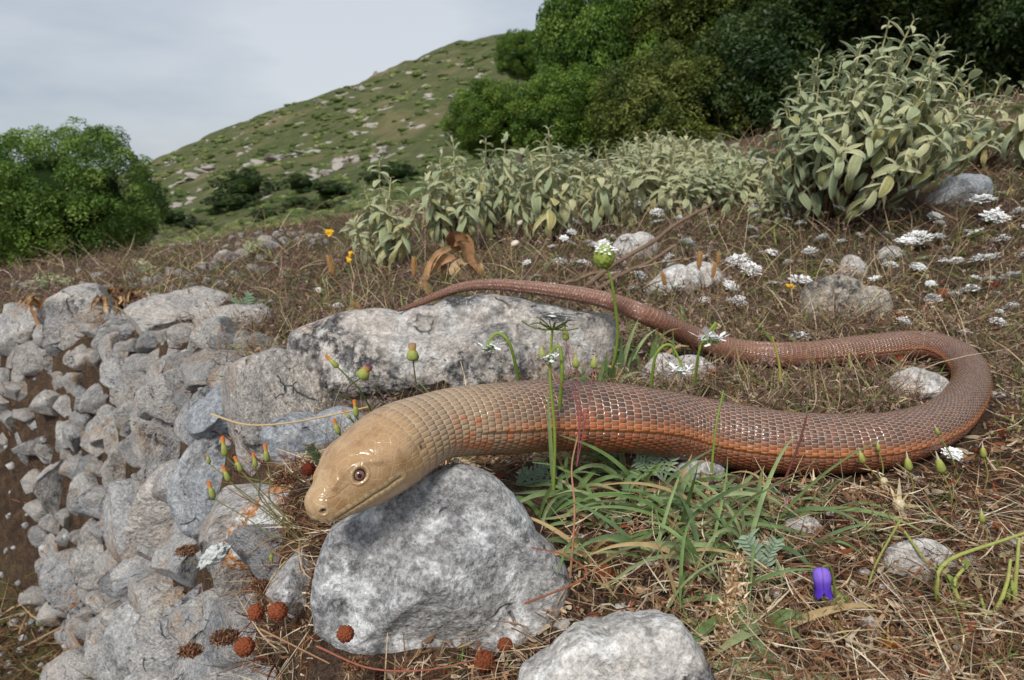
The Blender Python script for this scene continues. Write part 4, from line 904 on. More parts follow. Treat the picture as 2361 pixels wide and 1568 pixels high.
for (u, v, w, h, lab) in [(120, 672, 50, 42, 'pale little grey-green shrub above the orange dry leaves'), (325, 622, 22, 20, 'tiny grey shrublet on the brown terrace'), (350, 640, 20, 24, 'tiny green shrublet beside the collapsed stones'), (590, 590, 24, 36, 'pale shrublet in front of the low ruined wall'), (90, 610, 24, 18, 'tiny shrublet at the foot of the large rounded bush')]:
    B = ground(u, v); k_ = project(B)[2] / FPX; sage('low_shrub', lab, B, dome(16, w * k_, w * k_, h * 0.5 * k_, h * k_, int(u)), 16 * k_, int(u), 0, pairs=5)
# ================================================================ ground cover, grass, flowers and litter
LZ = C3[::12]; LZR = rad[::12]
def clear_of_lizard(P, margin):
    ok = np.ones(len(P), bool)
    for a in range(0, len(P), 4000):
        d = np.hypot(P[a:a + 4000, None, 0] - LZ[None, :, 0], P[a:a + 4000, None, 1] - LZ[None, :, 1]) - LZR[None]
        ok[a:a + 4000] = d.min(1) > margin[a:a + 4000]
    return ok
def wedge(n, d0, d1, s0, s1, seed, pw=1.0, upper=True, lo=0.0):
    """points strewn over the ground, thinning with distance"""
    g = np.random.default_rng(seed); q = g.uniform((1 / d1) ** pw, (1 / d0) ** pw, n) ** (1 / pw); y = 1 / q; x = g.uniform(s0, s1, n) * y
    e = edge_sd(x, y); m = (e > lo) if upper else (e < lo)
    x, y = x[m], y[m]; return np.stack([x, y, height(x, y)], -1)
def pal(cols, n, g, jit=0.25):
    c = np.array([lin(*k) for k in cols])[g.integers(len(cols), size=n)]; return c * g.uniform(1 - jit, 1 + jit, (n, 1))
STRAW = vcol_mat('dry_straw', 0.85, 0.15, trans=0.15, var=0.2, scale=500)
HERB = vcol_mat('dry_herb', 0.9, 0.1, trans=0.15, var=0.2, scale=300)
STRAWC = [(206, 184, 148), (190, 166, 130), (220, 204, 174), (160, 128, 96), (140, 106, 78), (200, 184, 160), (124, 90, 66), (180, 160, 136), (104, 74, 56), (112, 84, 70), (140, 100, 74)]
def strew(name, P, Lr, Wr, cols, up, bendk, K, seed, label, cat, mat, margin=0.35, jit=0.25, lift=0.0):
    g = np.random.default_rng(seed); n = len(P); sc = np.clip(P[:, 1], 0.2, 6.0)
    Ln = g.uniform(*Lr, n) * np.clip(0.55 + 0.75 * sc, 0.7, 3.2); Wd = g.uniform(*Wr, n) * np.clip(0.5 + 1.0 * sc, 0.7, 4.5)
    ok = clear_of_lizard(P, 0.002 + margin * np.minimum(Ln, 0.06)); P, Ln, Wd = P[ok], Ln[ok], Wd[ok]; n = len(P)
    a = g.uniform(0, 2 * np.pi, n); u_ = g.uniform(*up, n); d = np.stack([np.cos(a), np.sin(a), u_], -1)
    bend = g.normal(size=(n, 3)) * bendk; bend[:, 2] -= 0.35 * np.clip(u_, 0, 1)
    V, F, C = ribbons(P + np.array([0, 0, 0.001]) + np.array([0, 0, 1.0]) * (g.uniform(0, 1, n) * lift)[:, None], d, Ln, Wd, bend, K, pal(cols, n, g, jit), seed=seed)
    return tag(obj(name, mesh(name, V, F, mat, col=C)), label, cat, kind='stuff')
# straw and dead stems lying thick over the near ground
strew('straw_litter', wedge(23000, 0.15, 0.75, -0.4, 1.85, 101, 0.6), (0.010, 0.034), (0.0003, 0.0011), STRAWC, (-0.05, 0.45), 0.35, 4, 1, 'pale dry straw and dead stems lying tangled over the near ground', 'straw', STRAW, lift=0.010)
strew('leaf_litter', wedge(20000, 0.15, 0.9, -0.4, 1.85, 102, 0.6), (0.003, 0.009), (0.0012, 0.0038), [(180, 152, 120), (140, 106, 78), (204, 182, 152), (112, 80, 60), (146, 84, 58), (190, 170, 146)], (-0.2, 0.6), 0.5, 3, 2, 'crumbled brown dead leaves among the straw', 'leaf litter', STRAW, margin=0.08, lift=0.004)
# brown and purplish dried herbs over the slope
HERBC = [(116, 94, 78), (138, 114, 94), (104, 84, 80), (154, 134, 108), (122, 86, 68), (92, 78, 68), (150, 124, 112), (122, 110, 92)]
strew('dry_herbs', wedge(28000, 0.42, 5.0, -0.9, 1.7, 103, 0.75, lo=0.01), (0.016, 0.05), (0.0004, 0.0010), HERBC, (0.1, 1.8), 0.45, 4, 3, 'low brown and purplish dried herbs covering the upper slope', 'dry herbs', HERB, 0.45)
def herb_clumps(n, d0, d1, per, seed, name, label, cols, Lr, Wr, heads=True, pw=0.75):
    g = np.random.default_rng(seed); Cn = wedge(n, d0, d1, -0.9, 1.5, seed, pw, lo=0.02); sc = np.clip(0.5 + 0.7 * Cn[:, 1], 0.7, 3.0); ok = clear_of_lizard(Cn, 0.012 * sc + 0.004); Cn, sc = Cn[ok], sc[ok]; N = len(Cn)
    cc_ = pal(cols, N, g, 0.2); hgt = g.uniform(*Lr, N) * sc; idx = np.repeat(np.arange(N), per); M = len(idx)
    d = nrm(g.normal(size=(M, 3)) * np.array([1, 1, 0.5]) + np.array([0, 0, 0.95])); d[:, 2] = np.abs(d[:, 2]); Ln = hgt[idx] * g.uniform(0.5, 1.1, M); bend = g.normal(size=(M, 3)) * 0.3
    root = Cn[idx] + g.normal(size=(M, 3)) * (0.004 * sc[idx])[:, None] * np.array([1, 1, 0]); W = g.uniform(*Wr, M) * sc[idx]; col = cc_[idx] * g.uniform(0.75, 1.25, (M, 1)); prt = [ribbons(root, d, Ln, W, bend, 2, col, seed=seed)]
    if heads:
        tip = root + d * Ln[:, None] + bend * Ln[:, None]; r2 = (0.0022 * sc[idx]) * g.uniform(0.5, 1.4, M)
        for q in range(2): prt.append(ribbons(tip + g.normal(size=(M, 3)) * r2[:, None], nrm(g.normal(size=(M, 3))), r2 * 1.6, r2 * 1.1, g.normal(size=(M, 3)) * 0.2, 1, col * g.uniform(0.9, 1.5, (M, 1)), tip=0.5, seed=seed + q))
    V, F, C = join(prt); tag(obj(name, mesh(name, V, F, HERB, col=np.clip(C, 0, 1))), label, 'dry herbs', kind='stuff')
herb_clumps(2600, 0.42, 4.5, 12, 120, 'brown_herbs', 'bushy brown dried herb tufts crowded over the upper slope', [(122, 98, 80), (142, 118, 96), (108, 88, 76), (156, 136, 110)], (0.014, 0.034), (0.0004, 0.0009))
herb_clumps(1300, 0.45, 4.5, 12, 121, 'purple_herbs', 'purplish-grey dried herb tufts mixed among the brown ones', [(128, 104, 104), (110, 84, 82), (146, 122, 118)], (0.012, 0.030), (0.0004, 0.0008))
herb_clumps(1500, 0.45, 4.0, 10, 122, 'leafy_herbs', 'dull green leafy tufts mixed among the dried herbs', [(104, 112, 66), (92, 104, 60), (120, 124, 82)], (0.010, 0.030), (0.0008, 0.0016), False)
herb_clumps(420, 0.2, 0.5, 12, 123, 'near_dry_weeds', 'small brown dried weeds poking through the near straw', [(142, 110, 82), (120, 88, 66), (168, 142, 112)], (0.008, 0.020), (0.0004, 0.0009), True, 0.5)
herb_clumps(420, 0.2, 0.5, 9, 124, 'near_green_weeds', 'fine green weeds sprouting through the near straw', [(118, 140, 78), (104, 126, 68), (136, 150, 92)], (0.008, 0.024), (0.0006, 0.0013), False, 0.5)
strew('dry_grass', wedge(9000, 0.45, 9.0, -1.1, 1.4, 104, 0.8, lo=0.02), (0.03, 0.075), (0.0004, 0.0009), [(196, 174, 136), (178, 154, 116), (206, 188, 154), (146, 120, 92)], (0.5, 2.4), 0.3, 4, 4, 'thin straw-coloured grass standing over the upper slope', 'dry grass', STRAW, 0.5)
strew('green_herbs', wedge(9000, 0.42, 4.0, -0.6, 1.4, 105, 0.7, lo=0.01), (0.010, 0.032), (0.0010, 0.0024), [(108, 122, 62), (92, 112, 54), (124, 132, 84), (134, 136, 78)], (0.1, 1.6), 0.35, 3, 5, 'small green leaves and sprouts scattered through the dried herbs', 'herbs', HERB, 0.45)
strew('lower_litter', wedge(20000, 0.5, 4.0, -1.6, -0.3, 106, 0.6, upper=False, lo=-0.16), (0.02, 0.05), (0.001, 0.003), [(150, 120, 92), (120, 90, 66), (176, 150, 118), (112, 112, 66)], (-0.05, 0.7), 0.4, 3, 6, 'brown dry litter on the lower ground at the foot of the wall', 'leaf litter', STRAW)
strew('joint_herbs', wedge(20000, 0.28, 4.0, -1.5, 0.1, 107, 0.5, upper=False, lo=0.03), (0.008, 0.022), (0.0006, 0.0018), [(120, 76, 54), (136, 96, 70), (104, 58, 44), (112, 112, 66), (150, 112, 82)], (0.0, 1.0), 0.45, 3, 7, 'rusty dry moss and herbs growing in the joints between the wall stones', 'moss', HERB)
strew('ledge_litter', wedge(16000, 0.2, 0.5, -0.85, 0.05, 108, 0.5, upper=False, lo=0.04), (0.008, 0.026), (0.0005, 0.0014), STRAWC + [(128, 76, 56), (116, 70, 52)], (-0.1, 0.7), 0.45, 4, 8, 'dry straw and rusty scraps caught between the rocks at the head of the wall', 'straw', STRAW, lift=0.004)
# small pebbles
g_ = np.random.default_rng(12); pb = []; Vp, Fp = ico(1); PP = wedge(420, 0.17, 0.9, -0.3, 1.1, 110, 0.6)
for p in PP[clear_of_lizard(PP, np.full(len(PP), 0.003))]:
    r = g_.uniform(0.0012, 0.0042) * (0.7 + p[1]); pb.append((Vp * (1 + 0.15 * g_.normal(size=(len(Vp), 1))) * g_.uniform(0.7, 1.3, 3) * r + p, Fp))
V, F, _ = join(pb); tag(obj('pebbles', mesh('pebbles', V, F, M_PALE, smooth=False)), 'small pale pebbles scattered in the litter', 'pebbles', kind='stuff')

# ---------------------------------------------------------------- grass tufts, every blade a piece
def grass_mat():
    g = G('green_grass'); c = g.attr('Col'); v = g.coords(False); c = g.mix(1.0, c, g.ramp(g.noise(v, 180, 3), [(0.3, 0.85), (0.7, 1.15)]), 'MULTIPLY'); return leafy(g, c, 0.3, 0.5, 0.3)
GRASS = grass_mat(); GREENS = [(128, 150, 92), (112, 138, 80), (144, 162, 110), (106, 130, 86), (152, 164, 116)]
def blade(pts, w, col, tipcol=None, K=12):
    P = smoothpath(pts, K + 1); t = np.linspace(0, 1, K + 1); T_ = nrm(np.gradient(P, axis=0)); toc = nrm(np.array([0.15, -0.8, 0.6]) + 0 * P)
    S_ = nrm(np.cross(T_, toc)); Nn = np.cross(S_, T_); ww = w * np.minimum(1, 0.6 + 2 * t) * (1 - t ** 2.5) * 0.5 + 0.00012
    V = np.stack([P - S_ * ww[:, None], P - Nn * ww[:, None] * 0.35, P + S_ * ww[:, None]], 1).reshape(-1, 3)
    i, j = np.meshgrid(np.arange(K), np.arange(2), indexing='ij'); F = np.stack([i * 3 + j, i * 3 + j + 1, (i + 1) * 3 + j + 1, (i + 1) * 3 + j], -1).reshape(-1, 4)
    c = np.array(col); tc_ = np.array(tipcol) if tipcol is not None else c; C = c + (tc_ - c) * (sstep(0.7, 1.0, t)[:, None])
    return V, F, np.repeat(C, 3, axis=0)
def tuft(label, u, v, n, ln, w, seed, group=None, spread=0.9, rise=(0.5, 1.2), lean=(0, 0), y=None):
    g = np.random.default_rng(seed); b = ground(u, v) if y is None else at(u, v, y); e = thing('grass_tuft', b, label, 'grass', group); k = project(b)[2] / FPX
    for q in range(n):
        a = g.uniform(0, 2 * np.pi); L_ = ln * k * g.uniform(0.5, 1.2); r = g.uniform(*rise); o = np.array([math.cos(a), math.sin(a) * 0.55, 0]) * spread + np.array([lean[0], lean[1], 0]); el = r * g.uniform(0.5, 1.1)
        p = np.array([g.normal() * 14 * k, g.normal() * 12 * k, -0.001]); pts = [p.copy()]; dv_ = nrm(o * math.cos(el) + np.array([0, 0, math.sin(el)])); sag = g.uniform(0.15, 0.5); tw = g.normal() * 0.12
        for st in range(5):
            p = p + dv_ * L_ / 5; dv_ = nrm(dv_ + np.array([-dv_[1] * tw, dv_[0] * tw, -sag])); p[2] = max(p[2], 0.0015); pts.append(p.copy())
        for pt in pts[1:]:                                             # keep blades out of the animal
            dd = np.hypot(b[0] + pt[0] - LZ[:, 0], b[1] + pt[1] - LZ[:, 1]); kk = np.argmin(dd - LZR); gap = dd[kk] - LZR[kk]
            if gap < 0.004 and abs(b[2] + pt[2] - LZ[kk, 2]) < LZR[kk] + 0.003:
                pt[1] += (-1 if b[1] < LZ[kk, 1] else 1) * (0.006 - gap)
        col = np.array(lin(*GREENS[g.integers(len(GREENS))])) * g.uniform(0.75, 1.15); tip = lin(176, 140, 96) if g.uniform() < 0.35 else None
        if g.uniform() < 0.12: col = np.array(lin(190, 164, 118)); tip = None
        Vb, Fb, Cb = blade(pts, w * k * g.uniform(0.5, 1.15), col, tip, K=14); obj('blade', mesh('blade', Vb, Fb, GRASS, col=Cb), e)
    return e
GT = 'arching grass tufts in front of the lizard'
for n, (u, v, m, ln, w) in enumerate([(1310, 1150, 12, 200, 15), (1400, 1205, 14, 250, 17), (1490, 1170, 14, 230, 16), (1570, 1225, 14, 260, 17), (1650, 1190, 13, 240, 16), (1720, 1270, 13, 260, 17), (1500, 1290, 10, 230, 15),
    (1610, 1320, 12, 250, 15), (1360, 1290, 8, 220, 15), (1780, 1210, 8, 250, 15), (1440, 1110, 9, 150, 13), (1250, 1200, 8, 190, 15), (1330, 1090, 8, 150, 12), (1560, 1140, 9, 150, 12), (1680, 1390, 6, 200, 12), (1560, 1400, 5, 180, 11), (1850, 1280, 5, 160, 10), (1900, 1170, 5, 140, 9), (1960, 1240, 4, 130, 9)]):
    tuft('arching fresh green grass tuft in front of the lizard body', u, v, int(m * 1.15), ln * 1.15, w * 0.72, 300 + n, GT)
tuft('broad-bladed grass tuft just above the pale flat-topped rock by the bellflower', 1760, 1470, 9, 260, 24, 330, rise=(0.4, 1.0))
tuft('thick grass shoots crowding the near edge beside the pale flat-topped rock', 1800, 1560, 8, 240, 26, 331, rise=(0.4, 1.0), lean=(-0.4, 0))
GB = 'short grass tufts behind the lizard'
for n, (u, v, m, ln, w) in enumerate([(1440, 880, 10, 130, 11), (1500, 862, 10, 130, 11), (1405, 905, 8, 110, 10), (1560, 800, 7, 90, 9), (1210, 905, 6, 70, 9), (1720, 880, 6, 80, 8), (1330, 905, 6, 80, 8), (1580, 760, 6, 70, 8)]):
    tuft('short green grass tuft between the two stretches of the lizard', u, v, m, ln, w, 340 + n, GB, spread=0.6, rise=(1.2, 1.9))

# ---------------------------------------------------------------- flower and plant pieces
WHITE = vcol_mat('white_petal', 0.6, 0.2, trans=0.0, var=0.04, scale=900); PLANT = vcol_mat('plant_green', 0.6, 0.25, trans=0.15, var=0.15, scale=600); RUST = vcol_mat('rust_burr', 0.9, 0.1, var=0.3, scale=900)
def petals_disc(g, n_fl, R_, fl, droop=0.25, petals=4, col=(0.90, 0.90, 0.88), dome_=0.3):
    parts = []
    for k in range(n_fl):
        r = R_ * math.sqrt((k + 0.5) / n_fl); a = k * 2.399 + g.uniform(-0.2, 0.2); c = np.array([r * math.cos(a), r * math.sin(a), -dome_ * r * r / R_ + g.normal() * 0.05 * R_])
        for q in range(petals):
            b = q * 2 * math.pi / petals + a; f = fl * g.uniform(0.7, 1.35) * (1.25 if abs(math.cos(b - a)) > 0.8 else 0.85); o = np.array([math.cos(b), math.sin(b), g.uniform(-droop, 0.5)]); sd = np.array([-math.sin(b), math.cos(b), 0])
            parts.append((np.array([c, c + o * f * 0.6 - sd * f * 0.36, c + o * f, c + o * f * 0.6 + sd * f * 0.36]), np.array([[0, 1, 2, 3]]), np.array(col) * g.uniform(0.92, 1.05)))
    return parts
UMB = []
for k in range(5):
    g = np.random.default_rng(200 + k); V, F, C = join(petals_disc(g, 34 + 5 * k, 1.0, 0.33, dome_=0.25 + 0.1 * k)); UMB.append(mesh('flower_head', V, F, WHITE, smooth=False, col=C))
rays = []
for k in range(9):
    a = k * 0.698; rays.append(tube(smoothpath([(0, 0, -1.1), (0.45 * math.cos(a), 0.45 * math.sin(a), -0.6), (0.8 * math.cos(a), 0.8 * math.sin(a), -0.15)], 5), 0.035, 4) + (lin(108, 122, 66),))
V, F, C = join(rays); RAYS = mesh('flower_stalks', V, F, PLANT, col=C)
def stem_mesh(name, pts, r0, r1, col, n=12, sides=5):
    Vs, Fs = tube(smoothpath(pts, n), np.linspace(r0, r1, n), sides); return mesh(name, Vs, Fs, PLANT, col=np.tile(np.array(col), (len(Vs), 1)))
STEMC = lin(124, 136, 74); BROWNSTEM = lin(128, 98, 76)
def white_flower(u, v, w, drop, label, group, k, tilt=None, y=None):
    b = ground(u + random.uniform(-8, 8), v + drop) if y is None else at(u, v + drop, y); hp = at(u, v, b[1]); dep = project(b)[2]; r = w * dep / FPX / 2
    e = thing('white_flower', b, label, 'flower', group); rel = hp - b
    obj('stem', stem_mesh('stem', [(0, 0, 0), rel * 0.5 + np.array([random.uniform(-1, 1) * 0.1 * rel[2], 0, 0]), rel - np.array([0, 0, r])], 0.0007 * (1 + b[1]), 0.0005 * (1 + b[1]), STEMC if k % 2 else BROWNSTEM), e)
    h = obj('flower_head', UMB[k % 5], e, loc=tuple(rel), rot=tilt or (random.uniform(-0.5, 0.3), random.uniform(-0.4, 0.4), random.uniform(0, 6)), scale=(r, r, r)); obj('flower_stalks', RAYS, h)
WF = [(1745, 368, 46, 90), (1940, 478, 32, 60), (2268, 452, 44, 60), (2296, 490, 48, 50), (2110, 538, 58, 40), (2090, 552, 40, 34), (2268, 588, 50, 36), (2335, 632, 48, 30), (1592, 556, 46, 34), (1292, 597, 34, 30), (1232, 636, 34, 22),
      (1700, 594, 46, 34), (1690, 655, 34, 26), (1660, 642, 34, 26), (1735, 612, 42, 30), (1785, 650, 36, 26), (1850, 640, 44, 28), (1548, 724, 32, 26), (1570, 660, 34, 26), (1460, 660, 32, 24), (1330, 602, 30, 24), (1385, 517, 24, 24), (1325, 506, 26, 24),
      (1476, 462, 26, 22), (1892, 545, 30, 30), (2050, 540, 28, 28), (2165, 540, 30, 30), (2232, 662, 46, 30), (2205, 675, 34, 26), (2150, 682, 32, 22), (1890, 700, 26, 24), (2225, 762, 26, 34), (1846, 768, 44, 26), (1680, 690, 28, 24),
      (1415, 462, 22, 20), (1790, 470, 24, 24), (2075, 480, 22, 24), (1640, 520, 24, 26), (1540, 590, 28, 24), (1480, 630, 26, 22), (1620, 690, 28, 20), (1740, 545, 26, 26), (1985, 540, 24, 26), (2310, 545, 34, 30), (2350, 480, 34, 34), (2015, 640, 22, 40),
      (1270, 655, 24, 18), (1370, 560, 24, 22), (1430, 600, 24, 22), (1815, 600, 26, 24), (1780, 580, 24, 24), (1870, 585, 24, 24), (1960, 700, 22, 22), (2330, 700, 30, 26), (2120, 610, 28, 26), (2180, 600, 28, 26), (1925, 660, 22, 24),
      (622, 695, 24, 30), (596, 712, 22, 26), (780, 700, 20, 20), (700, 640, 18, 20), (735, 665, 18, 20), (570, 735, 18, 20)]
for k, (u, v, w, dr) in enumerate(WF):
    lf = u < 900
    white_flower(u, v, w, dr, 'small white flower on thin stem in the dry grass beside the terrace wall' if lf else 'small flat white flower cluster on thin stem among the brown herbs of the slope', 'white flowers by the wall' if lf else 'white flowers on the slope', k)
g_ = np.random.default_rng(44)
for k in range(150):
    u, v = g_.uniform(1150, 2420), g_.uniform(430, 800)
    if v < 430 + (1700 - u) * 0.12 or (1240 < u < 1500 and v > 640) or (1840 < u < 2060 and v > 610) or v > 650 + (u - 1400) * 0.14 or (v > 745 and u > 1900): continue
    white_flower(u, v, g_.uniform(15, 32), g_.uniform(18, 32), 'small flat white flower cluster on thin stem among the brown herbs of the slope', 'white flowers on the slope', k)
for (u, v, w, dr, lab) in [(2198, 1040, 34, 40, 'white flower touching the outer bend of the lizard body'), (2148, 1200, 32, 26, 'tiny white flower tuft near the dusty flush stone'), (1828, 812, 30, 26, 'flat white flower drooping over the rear stretch of the lizard')]:
    white_flower(u, v, w, dr, lab, None, int(u))

def bell_head(e, P, d, r, seed, n=16, label=None):
    """nodding cluster of long white petals with a green crown"""
    g = np.random.default_rng(seed); V, F, C = join(petals_disc(g, n, r, r * 0.62, droop=0.9, petals=4, dome_=0.6)); M = np.array(Vector(d).to_track_quat('Z', 'Y').to_matrix())
    o = obj('flower_head', mesh('flower_head', (V @ M.T), F, WHITE, smooth=False, col=C), e, loc=tuple(P)); parts = []
    for k in range(18):
        a = k * 2.4; q = 0.7 * r * math.sqrt((k + 0.5) / 18); parts.append(tube(smoothpath([(0, 0, -r * 0.9), (q * 0.6 * math.cos(a), q * 0.6 * math.sin(a), -r * 0.4), (q * math.cos(a), q * math.sin(a), 0)], 4), r * 0.06, 4) + (np.array(lin(132, 164, 62)),))
    V, F, C = join(parts); obj('green_crown', mesh('green_crown', V @ M.T, F, PLANT, col=C), o)
def hero_stem(e, b, pts, r0, r1, col=STEMC, name='stem', n=18): return obj(name, stem_mesh(name, [np.array(p) - b for p in pts], r0, r1, col, n, 7), e)
# upright candytuft in front of the body
b = at(1276, 1128, 0.334); e = thing('candytuft', b, 'upright white candytuft crossing the lizard body on a tall green stem', 'flower'); hp = at(1274, 738, 0.336)
hero_stem(e, b, [b, at(1279, 1000, 0.332), at(1268, 860, 0.333), hp - np.array([0, 0, 0.004])], 0.0010, 0.0007, lin(134, 152, 66))
g = np.random.default_rng(9); V, F, C = join(petals_disc(g, 60, 0.010, 0.0042, petals=4, dome_=-0.35)); o = obj('flower_head', mesh('flower_head', V, F, WHITE, smooth=False, col=C), e, loc=tuple(hp - b), rot=(-0.25, 0.15, 0))
parts = []
for k in range(16):
    a = k * 0.393 + 0.1; L_ = 0.008 + 0.004 * (k % 3); parts.append(tube(smoothpath([(0, 0, -0.005), (L_ * 0.6 * math.cos(a), L_ * 0.6 * math.sin(a), -0.004 + 0.002 * (k % 2)), (L_ * math.cos(a), L_ * math.sin(a), -0.001 * (k % 4))], 5), 0.00035, 4) + (np.array(lin(120, 132, 62)),))
V, F, C = join(parts); obj('bracts', mesh('bracts', V, F, PLANT, col=C), e, loc=tuple(hp - b))
Vb, Fb, Cb = blade([np.zeros(3), at(1268, 1000, 0.330) - b, at(1262, 900, 0.331) - b], 0.0022, lin(140, 158, 100)); obj('leaf', mesh('leaf', Vb, Fb, GRASS, col=Cb), e)
for (P0, arc_, d, r, lab) in [((1200, 900, 0.40), [(1178, 800), (1150, 768), (1128, 785)], 0.385, 0.0062, 'nodding white flower arched over the front of the black-blotched boulder'),
                              ((1290, 940, 0.342), [(1296, 860), (1290, 800), (1270, 812)], 0.334, 0.0050, 'nodding white flower touching the back of the lizard beside the tall candytuft'),
                              ((1600, 890, 0.47), [(1615, 800), (1650, 745), (1643, 765)], 0.455, 0.0085, 'nodding white flower in front of the rear stretch of the lizard'),
                              ((1500, 905, 0.43), [(1512, 820), (1545, 795), (1572, 842)], 0.42, 0.0058, 'nodding green-white flower over the small rounded grey stone')]:
    b = at(*P0); e = thing('candytuft', b, lab, 'flower'); pts = [b] + [at(u, v, d) for u, v in arc_]; hero_stem(e, b, pts, 0.0011, 0.0008, lin(136, 160, 66))
    bell_head(e, pts[-1] - b + np.array([0, 0, -r * 1.0]), (0.05, -0.25, -1), r, int(d * 1000))
# tall green-and-white umbel before the tail
b = ground(1402, 890); e = thing('green_umbel', b, 'tall stem with closed green and white umbel standing before the lizard tail', 'flower'); y0 = b[1]; hp = at(1393, 592, y0 - 0.02)
hero_stem(e, b, [b, at(1424, 780, y0 - 0.01), at(1412, 660, y0 - 0.02), at(1398, 612, y0 - 0.02)], 0.0015, 0.0011, lin(132, 152, 66)); r = 24 * project(hp)[2] / FPX
V, F = ico(4); W = V * np.array([1, 1, 1.15]) * (1 + 0.14 * vnoise(V * 7, 3))[:, None] * r; C = np.array(lin(150, 164, 74)) * (1 + 0.4 * vnoise(V * 9, 5))[:, None]; obj('bud', mesh('bud', W, F, PLANT, col=np.clip(C, 0, 1)), e, loc=tuple(hp - b))
V, F, C = join(petals_disc(np.random.default_rng(3), 14, r * 0.8, r * 0.38, dome_=0.6)); obj('flower_head', mesh('flower_head', V, F, WHITE, smooth=False, col=C), e, loc=tuple(hp - b + np.array([0, -0.003, r * 1.05])), rot=(0.4, 0, 0))

# buds of yellow hawksbeard
def bud(e, P, d, L_, tipc=(206, 104, 50), opened=True, w=0.16):
    k = join([lathe([(0.02 * L_, 0), (w * 0.75 * L_, 0.06 * L_), (w * L_, 0.2 * L_), (w * 0.8 * L_, 0.42 * L_), (w * 0.5 * L_, 0.62 * L_), (w * 0.2 * L_, 0.66 * L_)], 12, lobes=6, lobeamp=0.12)])
    V, F, _ = k; M = np.array(Vector(d).to_track_quat('Z', 'Y').to_matrix()); C = np.array(lin(140, 154, 74)) + (np.array(lin(176, 176, 96)) - np.array(lin(140, 154, 74))) * np.clip(V[:, 2:3] / (0.7 * L_), 0, 1)
    o = obj('bud', mesh('bud', V @ M.T, F, PLANT, col=C), e, loc=tuple(P))
    V, F = lathe([(w * 0.42 * L_, 0.52 * L_), (w * 0.62 * L_, 0.75 * L_), (w * 0.6 * L_, 0.95 * L_), (w * 0.35 * L_, 1.0 * L_), (0.01 * L_, 0.97 * L_)], 12, lobes=5, lobeamp=0.22) if opened else lathe([(w * 0.45 * L_, 0.5 * L_), (w * 0.22 * L_, 0.8 * L_), (0.01 * L_, 1.05 * L_)], 10)
    t = np.clip((V[:, 2:3] / L_ - 0.6) / 0.38, 0, 1); a = np.array(lin(228, 186, 84)) if opened else np.array(lin(196, 190, 120)); c2 = np.array(lin(*tipc)); obj('petals', mesh('petals', V @ M.T, F, PLANT, col=a + (c2 - a) * t), o)
b = at(705, 1262, 0.34); e = thing('hawksbeard', b, 'spray of thin stems with yellow and orange buds in front of the grey boulders', 'flower')
fork = {}
HB = [((512, 1005), (520, 1052), (700, 1235), 50, 1), ((547, 1066), (557, 1088), (640, 1195), 42, 1), ((517, 1082), (528, 1110), (690, 1240), 42, 1), ((585, 1052), (590, 1078), (600, 1150), 38, 1), ((611, 1022), (616, 1065), (622, 1150), 46, 1), ((481, 1112), (493, 1150), (620, 1230), 46, 1),
      ((478, 1050), (483, 1070), (560, 1140), 30, 0), ((626, 1290), (625, 1278), (640, 1262), 34, 0)]
for (tu, tv), (bu, bv), (mu, mv), L_, op in HB:
    d_ = 0.325 + 0.02 * random.random(); t_, q_ = at(tu, tv, d_), at(bu, bv, d_); m_ = at(mu, mv, 0.338); hero_stem(e, b, [b, (m_ + b) / 2 + np.array([0, 0, 0.001]), m_, (m_ + q_) / 2 + np.array([0.001, 0, 0]), q_], 0.00035, 0.0003, lin(132, 128, 80)); bud(e, q_ - b, t_ - q_, L_ * d_ / FPX * 1.05, opened=bool(op))
b = at(862, 960, 0.40); e = thing('hawksbeard', b, 'green stem with yellow buds rising behind the lizard head', 'flower')
for (tu, tv), (bu, bv), (mu, mv), L_ in [((760, 828), (780, 848), (830, 900), 42), ((817, 925), (822, 962), (835, 975), 44), ((772, 972), (782, 1002), (810, 1010), 42), ((790, 945), (808, 965), (830, 985), 26)]:
    t_, q_, m_ = at(tu, tv, 0.37), at(bu, bv, 0.37), at(mu, mv, 0.38); hero_stem(e, b, [b, m_, q_], 0.0006, 0.0004, lin(120, 140, 66)); bud(e, q_ - b, t_ - q_, L_ * 0.38 / FPX)
b = at(850, 950, 0.47); e = thing('dried_flower', b, 'small purple-brown dried flower on a bent wiry stem before the black-blotched boulder', 'flower'); hero_stem(e, b, [b, at(812, 925, 0.47), at(800, 898, 0.47), at(835, 868, 0.47)], 0.0006, 0.0005, lin(98, 76, 62)); bud(e, at(832, 872, 0.47) - b, (0.4, 0, 0.6), 0.012, (112, 70, 90), True, 0.45)
b = at(962, 905, 0.46); e = thing('dried_flower', b, 'brown feathery seed head on a straight stem before the black-blotched boulder', 'flower'); hero_stem(e, b, [b, at(952, 830, 0.46)], 0.0006, 0.0005, lin(104, 92, 66)); bud(e, at(952, 832, 0.46) - b, (0, 0, 1), 0.013, (150, 126, 108), True, 0.35)
# pink-stemmed buds above the back
b = at(1330, 1075, 0.332); e = thing('budding_stem', b, 'pinkish forked stem with pale brown buds leaning over the lizard body', 'flower'); PK = lin(160, 92, 96)
for (tu, tv), (bu, bv), pth in [((1326, 815), (1328, 848), [(1338, 960)]), ((1303, 755), (1305, 785), [(1335, 980), (1318, 860)]), ((1247, 790), (1252, 828), [(1345, 960), (1290, 880)]), ((1370, 832), (1368, 850), [(1350, 970), (1362, 900)])]:
    q_, t_ = at(bu, bv, 0.335), at(tu, tv, 0.335); hero_stem(e, b, [b] + [at(u, v, 0.331) for u, v in pth] + [q_], 0.00032, 0.00026, PK); bud(e, q_ - b, t_ - q_, 0.0085, (196, 160, 128), False, 0.24)
